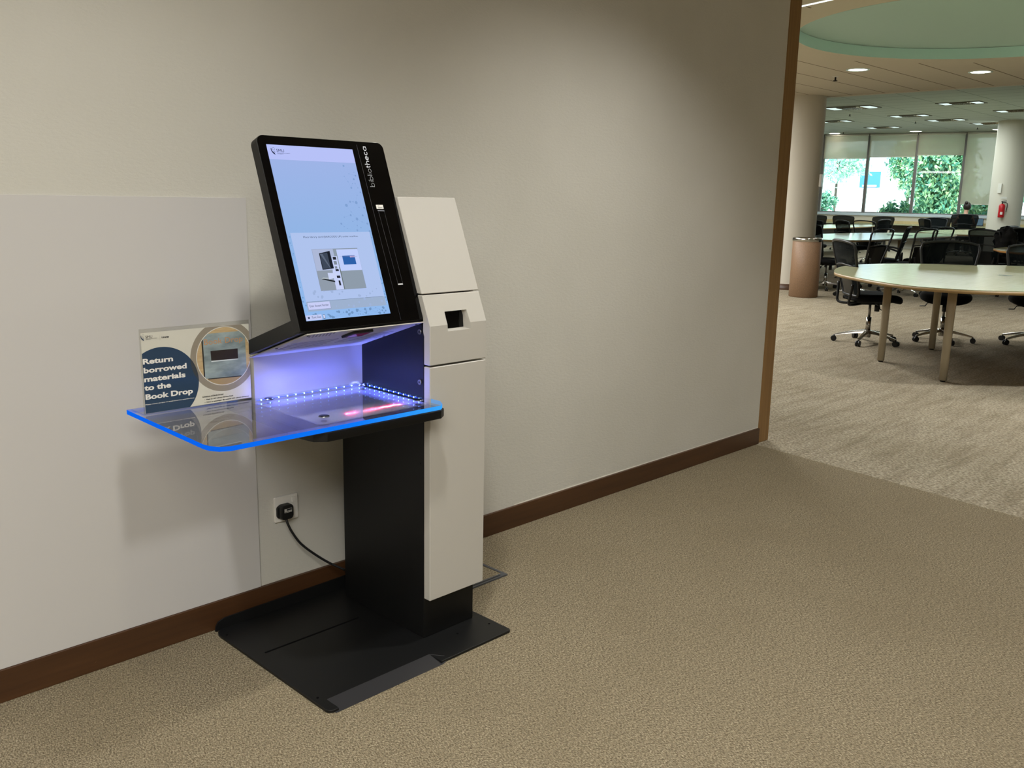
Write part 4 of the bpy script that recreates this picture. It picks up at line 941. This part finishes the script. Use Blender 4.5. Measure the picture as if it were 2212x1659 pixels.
MB().tube(crom([(ex+rr[0]*.02, ey+rr[1]*.02, zt_+.03), (ex+rr[0]*.12, ey+rr[1]*.12, zt_), (ex+rr[0]*.11, ey+rr[1]*.11, zb+.15)], 6), .009, 8).build('hose', M_dark, t)
ix, iy = col_face(cc2[0], cc2[1], .42, 2166, .004); z0 = zat(ix, iy, 428)
o = MB().prism([(-.07, -.02), (.07, -.02), (.07, .03), (-.07, .03)], 0, .004, T=lambda a, b, h: (ix+rr[0]*a-dd[0]*h, iy+rr[1]*a-dd[1]*h, z0+b)).build('notice_label', M_paper); tag(o, 'tiny white notice on the far column above the extinguisher', 'label')
for (cx, cy, r, px, py, lab) in ((cc1[0], cc1[1], .40, 1765, 390, 'small white control box on the right side of the near column'), (cc2[0], cc2[1], .42, 2155, 407, 'small white control box on the left side of the far column')):
    bx_, by_ = col_face(cx, cy, r, px, .0); z0 = CAM[2]+ray(px, py)[2]*math.hypot(bx_-CAM[0], by_-CAM[1])/math.hypot(*ray(px, py)[:2])
    nx, ny = (bx_-cx)/r, (by_-cy)/r; hh = .10 if r < .41 else .13
    o = MB().prism([(-.05, -hh), (.05, -hh), (.05, hh), (-.05, hh)], .001, .04, T=lambda a, b, h: (bx_-ny*a+nx*h, by_+nx*a+ny*h, z0+b)).build('control_box', M_whitep, bevel=.006); tag(o, lab, 'switch box')
bx_, by_ = col_face(cc1[0], cc1[1], .40, 1688, .0); z0 = CAM[2]+ray(1688, 581)[2]*math.hypot(bx_-CAM[0], by_-CAM[1])/math.hypot(*ray(1688, 581)[:2]); nx, ny = (bx_-cc1[0])/.4, (by_-cc1[1])/.4
t = thing('column_socket', 'white square power socket low on the near column, left of the bin', 'socket', (bx_, by_, z0))
tq = lambda a, b, h: (bx_-ny*a+nx*h, by_+nx*a+ny*h, z0+b)
MB().prism(rrect(-.055, -.055, .055, .055, .006), .001, .016, T=tq).build('faceplate', M_whitep, t, bevel=.002)
MB().box((-.012, -.03, .016), (-.004, -.018, .0165), T=tq).box((.008, -.03, .016), (.016, -.018, .0165), T=tq).box((-.004, .0, .016), (.004, .015, .0165), T=tq).build('pin_holes', M_dark, t)
# ================================================================== PERSON
def person():
    x, y, _ = atd(2086, 26.8, 1.2); th = math.atan2(y-CAM[1], x-CAM[0]); F3 = Vector((math.cos(th), math.sin(th), 0)); R3 = Vector((math.sin(th), -math.cos(th), 0))
    O = Vector((x, y, 0)); P = lambda r_, f_, z_: O+R3*r_+F3*f_+Vector((0, 0, z_))
    t = thing('person', 'person with dark bun and sleeveless black top, seated with back to camera by windows', 'person', (x, y, 0))
    V = []; Rr = []; Ed = []
    def chain(pts, frm=None):
        last = frm
        for (p, r_) in pts:
            V.append(P(*p)); Rr.append(r_)
            if last is not None: Ed.append((last, len(V)-1))
            last = len(V)-1
        return last
    pel = chain([((0, .02, .60), .15)]); sp = chain([((0, .0, .75), .13), ((0, .02, .90), .135), ((0, .04, 1.06), .14)], pel)
    nk = chain([((0, .06, 1.17), .07), ((.005, .09, 1.26), .052)], sp); chain([((.02, .12, 1.33), .085), ((.02, .12, 1.42), .09), ((.02, .12, 1.47), .06)], nk)
    for s_ in (-1, 1):
        sh = chain([((s_*.17, .04, 1.10), .06), ((s_*.24, .10, .95), .045), ((s_*.27, .20, .86), .040), ((s_*.20, .40, .87), .032), ((s_*.16, .47, .865), .028)], sp)
        for k_ in range(5): chain([((s_*(.16-.018*(k_-2)), .50, .862), .010), ((s_*(.155-.02*(k_-2)), .545-.01*abs(k_-2), .85), .008)], sh)
        chain([((s_*.10, .12, .60), .10), ((s_*.12, .46, .60), .075), ((s_*.12, .52, .34), .06), ((s_*.12, .48, .10), .045), ((s_*.12, .60, .05), .04)], pel)
    me = bpy.data.meshes.new('body'); me.from_pydata([tuple(v_) for v_ in V], Ed, []); o = bpy.data.objects.new('body', me); COL.objects.link(o)
    md = o.modifiers.new('s', 'SKIN'); sv = me.skin_vertices[0].data
    for i, r_ in enumerate(Rr): sv[i].radius = (r_, r_)
    sv[0].use_root = True; ss = o.modifiers.new('ss', 'SUBSURF'); ss.levels = ss.render_levels = 1
    dg = bpy.context.evaluated_depsgraph_get(); dg.update(); m2 = bpy.data.meshes.new_from_object(o.evaluated_get(dg)); o.modifiers.clear(); o.data = m2
    m2.materials.clear(); m2.materials.append(M_skin)
    for p_ in m2.polygons: p_.use_smooth = True
    o.parent = t; o.matrix_parent_inverse = parent_world(t).inverted()
    hc = P(.02, .12, 1.41)
    MB().ball(hc-F3*.02, .108, 10, (1, 1, 1.12)).ball(hc-F3*.10+Vector((0, 0, .10))-R3*.03, .05, 8).build('hair', M_hair, t)
    fc = MB(); fc.ball(hc+F3*.098+Vector((0, 0, -.02)), .014, 6); fc.ball(hc+R3*.088+F3*.01+Vector((0, 0, -.02)), .022, 6, (.5, 1, 1.3)).ball(hc-R3*.088+F3*.01+Vector((0, 0, -.02)), .022, 6, (.5, 1, 1.3)); fc.build('nose_and_ears', M_skin, t)
    MB().ball(hc+F3*.085+R3*.03, .011, 6).ball(hc+F3*.085-R3*.03, .011, 6).build('eyes', M_ink, t)
    # top: a shell round the torso
    mb = MB(); prof = [(.185, .145, .55, .02), (.165, .135, .72, .0), (.175, .14, .88, .02), (.20, .145, 1.02, .04), (.205, .12, 1.12, .045), (.12, .09, 1.19, .06)]; vs = []; n = 24
    for a, b, z_, f_ in prof:
        for i in range(n): q_ = 2*math.pi*i/n; vs.append(P(a*math.cos(q_), f_+b*math.sin(q_), z_))
    mb.add(vs, [(j*n+i, j*n+(i+1) % n, (j+1)*n+(i+1) % n, (j+1)*n+i) for j in range(len(prof)-1) for i in range(n)], True); mb.build('black_top', M_top, t)
    mb = MB()
    for s_ in (-1, 1): mb.tube([P(s_*.09, .04, .60), P(s_*.12, .44, .61), P(s_*.12, .51, .56), P(s_*.12, .52, .34), P(s_*.12, .48, .10)], [.13, .10, .095, .08, .065], 14)
    mb.build('dark_trousers', M_top, t)
    return P
PP = person()
# laptop + books on counter
lx_, ly_, _ = ww(4.93, -.42, 0); th = math.atan2(E_[1], E_[0])
t = thing('laptop', 'open laptop on the window counter right of the seated person', 'laptop', (lx_, ly_, .80))
LT = lambda a, b, h: (lx_+E_[0]*a-Nn[0]*b, ly_+E_[1]*a-Nn[1]*b, .801+h)
MB().box((-.17, 0, 0), (.17, .24, .014), T=LT).build('keyboard_deck', M_steel, t)
MB().add([LT(-.17, 0, .014), LT(.17, 0, .014), LT(.17, -.06, .24), LT(-.17, -.06, .24), LT(-.17, -.01, .014), LT(.17, -.01, .014), LT(.17, -.07, .24), LT(-.17, -.07, .24)], [(0, 1, 2, 3), (7, 6, 5, 4), (3, 2, 6, 7), (0, 3, 7, 4), (1, 5, 6, 2), (0, 4, 5, 1)]).build('lid', M_side, t)
MB().add([LT(-.155, .002, .03), LT(.155, .002, .03), LT(.155, -.055, .225), LT(-.155, -.055, .225)], [(0, 1, 2, 3)]).build('display', emis('laptop_screen', '#7fa4b8', .35), t)
p = onz(1936, 508, ZT); o = MB().box((p[0]-.12, p[1]-.30, ZT+.001), (p[0]+.10, p[1]+.15, ZT+.006)).build('paper_sheet', mat('printed_sheet', '#5c6672', .8)); tag(o, 'dark printed sheet lying on the long table in the window glare', 'paper')
# jacket and bag on the chair
random.seed(11)
jx, jy, _ = atd(2148, 14.75, .9)
def lump(name, lab, cat, c, s3, m, seed, amp=.25):
    bm = bmesh.new(); bmesh.ops.create_icosphere(bm, subdivisions=4, radius=1)
    from mathutils import noise as nz
    for v_ in bm.verts:
        d_ = 1+amp*nz.noise(v_.co*2.1+Vector((seed, 0, 0)))+amp*.4*nz.noise(v_.co*5+Vector((0, seed, 0)))
        v_.co = Vector((v_.co.x*s3[0]*d_, v_.co.y*s3[1]*d_, v_.co.z*s3[2]*d_))
    me = bpy.data.meshes.new(name); bm.to_mesh(me); bm.free(); me.materials.append(m)
    for p_ in me.polygons: p_.use_smooth = True
    o = bpy.data.objects.new(name, me); o.location = c; COL.objects.link(o); return tag(o, lab, cat)
thj = math.atan2(jy-CAM[1], jx-CAM[0]); Fj = Vector((math.cos(thj), math.sin(thj), 0)); Rj = Vector((math.sin(thj), -math.cos(thj), 0))
cj = Vector((jx, jy, 0))
lump('jacket', 'crumpled black jacket slung over the chair beside the corner table', 'jacket', cj+Fj*(-.10)+Rj*.16+Vector((0, 0, .90)), (.20, .16, .19), M_top, 3.3, .35)
lump('furry_bag', 'dark furry bag heaped on the corner table by the jacket', 'bag', cj+Rj*.20+Fj*.12+Vector((0, 0, .66)), (.20, .16, .13), mat('dark_fur', '#1c1919', .95), 8.1, .3)
# ================================================================== OUTSIDE
def foliage(name, lab, c, s3, nl, size, cols, seed, group='trees outside the windows', cat='tree', trunk=True):
    rnd = np.random.RandomState(seed); base = c[2]-s3[2]
    t = thing(name, lab, cat, (c[0], c[1], -3.2), group=group)
    ncl = max(12, nl//60); d = rnd.normal(size=(ncl, 3)); d /= np.linalg.norm(d, axis=1)[:, None]; rad = rnd.uniform(.35, 1, ncl)**.6
    cen = np.array(c)+d*rad[:, None]*np.array(s3)
    idx = rnd.randint(0, ncl, nl); P_ = cen[idx]+rnd.normal(size=(nl, 3))*np.array(s3).mean()*.13
    ax = rnd.normal(size=(nl, 3)); ax[:, 2] -= .7; ax /= np.linalg.norm(ax, axis=1)[:, None]
    sd = np.cross(ax, rnd.normal(size=(nl, 3))); sd /= np.linalg.norm(sd, axis=1)[:, None]; nn = np.cross(ax, sd)
    L_ = size*rnd.uniform(.7, 1.3, nl)[:, None]; Wd = L_*.24
    vs = np.stack([P_, P_+ax*L_*.45+sd*Wd+nn*L_*.06, P_+ax*L_+nn*L_*(-.1), P_+ax*L_*.45-sd*Wd+nn*L_*.06], 1).reshape(-1, 3)
    me = bpy.data.meshes.new('foliage'); me.vertices.add(nl*4); me.vertices.foreach_set('co', vs.ravel()); me.loops.add(nl*4); me.loops.foreach_set('vertex_index', np.arange(nl*4)); me.polygons.add(nl)
    me.polygons.foreach_set('loop_start', np.arange(nl)*4); me.polygons.foreach_set('loop_total', np.full(nl, 4)); me.update()
    for m_ in cols: me.materials.append(m_)
    me.polygons.foreach_set('material_index', rnd.randint(0, len(cols), nl)); me.validate()
    o = bpy.data.objects.new('foliage', me); COL.objects.link(o); o.parent = t; o.matrix_parent_inverse = parent_world(t).inverted()
    if trunk:
        mb = MB(); mb.tube([(c[0], c[1], -3.25), (c[0]+.1, c[1], c[2]-s3[2]*.3), (c[0], c[1]+.1, c[2]+s3[2]*.4)], [.09, .06, .02], 10)
        for k_ in range(0, ncl, 3): mb.tube([(c[0], c[1], c[2]-s3[2]*.2), tuple((cen[k_]+np.array(c))/2+[0, 0, -.1]), tuple(cen[k_])], [.035, .02, .008], 6)
        mb.build('trunk', mat('bark', '#5b5248', .9), t)
def leafm(n_, c): 
    m = mat(n_, c, .4, spec=.5); b = m.node_tree.nodes['Principled BSDF']; b.inputs['Transmission Weight'].default_value = 0; return m
LV = [leafm('leaf_a', '#7fb592'), leafm('leaf_b', '#9ccb98'), leafm('leaf_c', '#4f8f7c'), leafm('leaf_d', '#c6e2ad')]  # outdoor glow and haze put into the pale, cyan leaf colours
def wo(s, o, z): q_ = ww(s, o, z); return (q_[0], q_[1], z)
def wv(sw, zw, o):
    "point at distance o outside the windows that shows through the window at (sw, zw)"
    k = (32.6+o)/32.6; return ww(7.74+(sw-7.74)*k, o, CAM[2]+(zw-CAM[2])*k)
foliage('broadleaf_tree', 'dense bright green tree filling the third window', wv(3.75, 2.35, 7), (1.15, 1.15, 1.75), 11000, .21, LV, 1)
foliage('broadleaf_tree', 'green tree reaching into the right half of the second window', wv(2.75, 2.75, 11), (.95, .95, 1.0), 4200, .2, LV, 2)
foliage('broadleaf_tree', 'pale sunlit tree in the upper part of the leftmost window', wv(.45, 2.75, 16), (1.3, 1.3, 1.0), 2000, .2, [leafm('leaf_e', '#a9d8c4'), leafm('leaf_f', '#c8e8d8')], 3)  # haze painted in with paler leaf colours
foliage('round_bush', 'small dark green bush low in the leftmost window', wv(-.05, 1.35, 9), (.75, .7, .6), 2200, .15, [LV[2], LV[0]], 4, 'bushes outside the windows', 'bush', True)
foliage('round_bush', 'low hedge behind the seated person under the long blind', wv(5.1, 1.2, 3.6), (1.0, .8, .55), 2600, .17, LV, 5, 'bushes outside the windows', 'bush', True)
foliage('round_bush', 'leafy shrub at the foot of the second window', wv(2.55, 1.1, 3.2), (.6, .55, .5), 2000, .15, [LV[2], LV[0], LV[1]], 6, 'bushes outside the windows', 'bush', True)
foliage('broadleaf_tree', 'green tree seen in the gap right of the far column', wv(6.9, 2.0, 7), (1.0, 1.0, 1.6), 3000, .2, LV, 7)
mb = MB().box((-40, 3, -3.4), (60, 80, -3.2), T=ww); o = mb.build('ground_outside', mat('pale_paving', '#cfcfc8', .9)); o['kind'] = 'structure'
t = thing('building', 'bright white building behind the trees, seen through the left windows', 'building', ww(0, 40, -3.2))
MB().box((-25, 38, -3.2), (14, 46, 16), T=ww).build('facade', mat('white_render', '#eef2f2', .8), t)
mb = MB()
for k_ in range(8): mb.box((-24+k_*4.6, 37.9, 4), (-22+k_*4.6, 38, 6.5), T=ww)
mb.build('windows', mat('facade_glass', '#9fb4c0', .3), t)
k20 = (32.6+20)/32.6; b0_, b1_ = 7.74+(1.22-7.74)*k20, 7.74+(1.86-7.74)*k20; z0_, z1_b = 1.42+(1.95-1.42)*k20, 1.42+(2.48-1.42)*k20
sb = thing('blue_board', 'blue rectangular billboard outside, seen through the first mullion', 'billboard', ww((b0_+b1_)/2, 20, -3.2))
MB().box((b0_, 20, z0_), (b1_, 20.1, z1_b), T=ww).build('board', mat('blue_board_paint', '#3f7ed0', .6), sb)
MB().box((b0_+.15, 19.97, z0_+.05), (b1_-.15, 19.99, z0_+.15), T=ww).build('white_strip', mat('white_strip_paint', '#e8eef2', .6), sb)
MB().box((b0_+.1, 20.02, -3.2), (b0_+.2, 20.08, z0_), T=ww).box((b1_-.2, 20.02, -3.2), (b1_-.1, 20.08, z0_), T=ww).build('posts', mat('post_white', '#e6ecec', .5), sb)
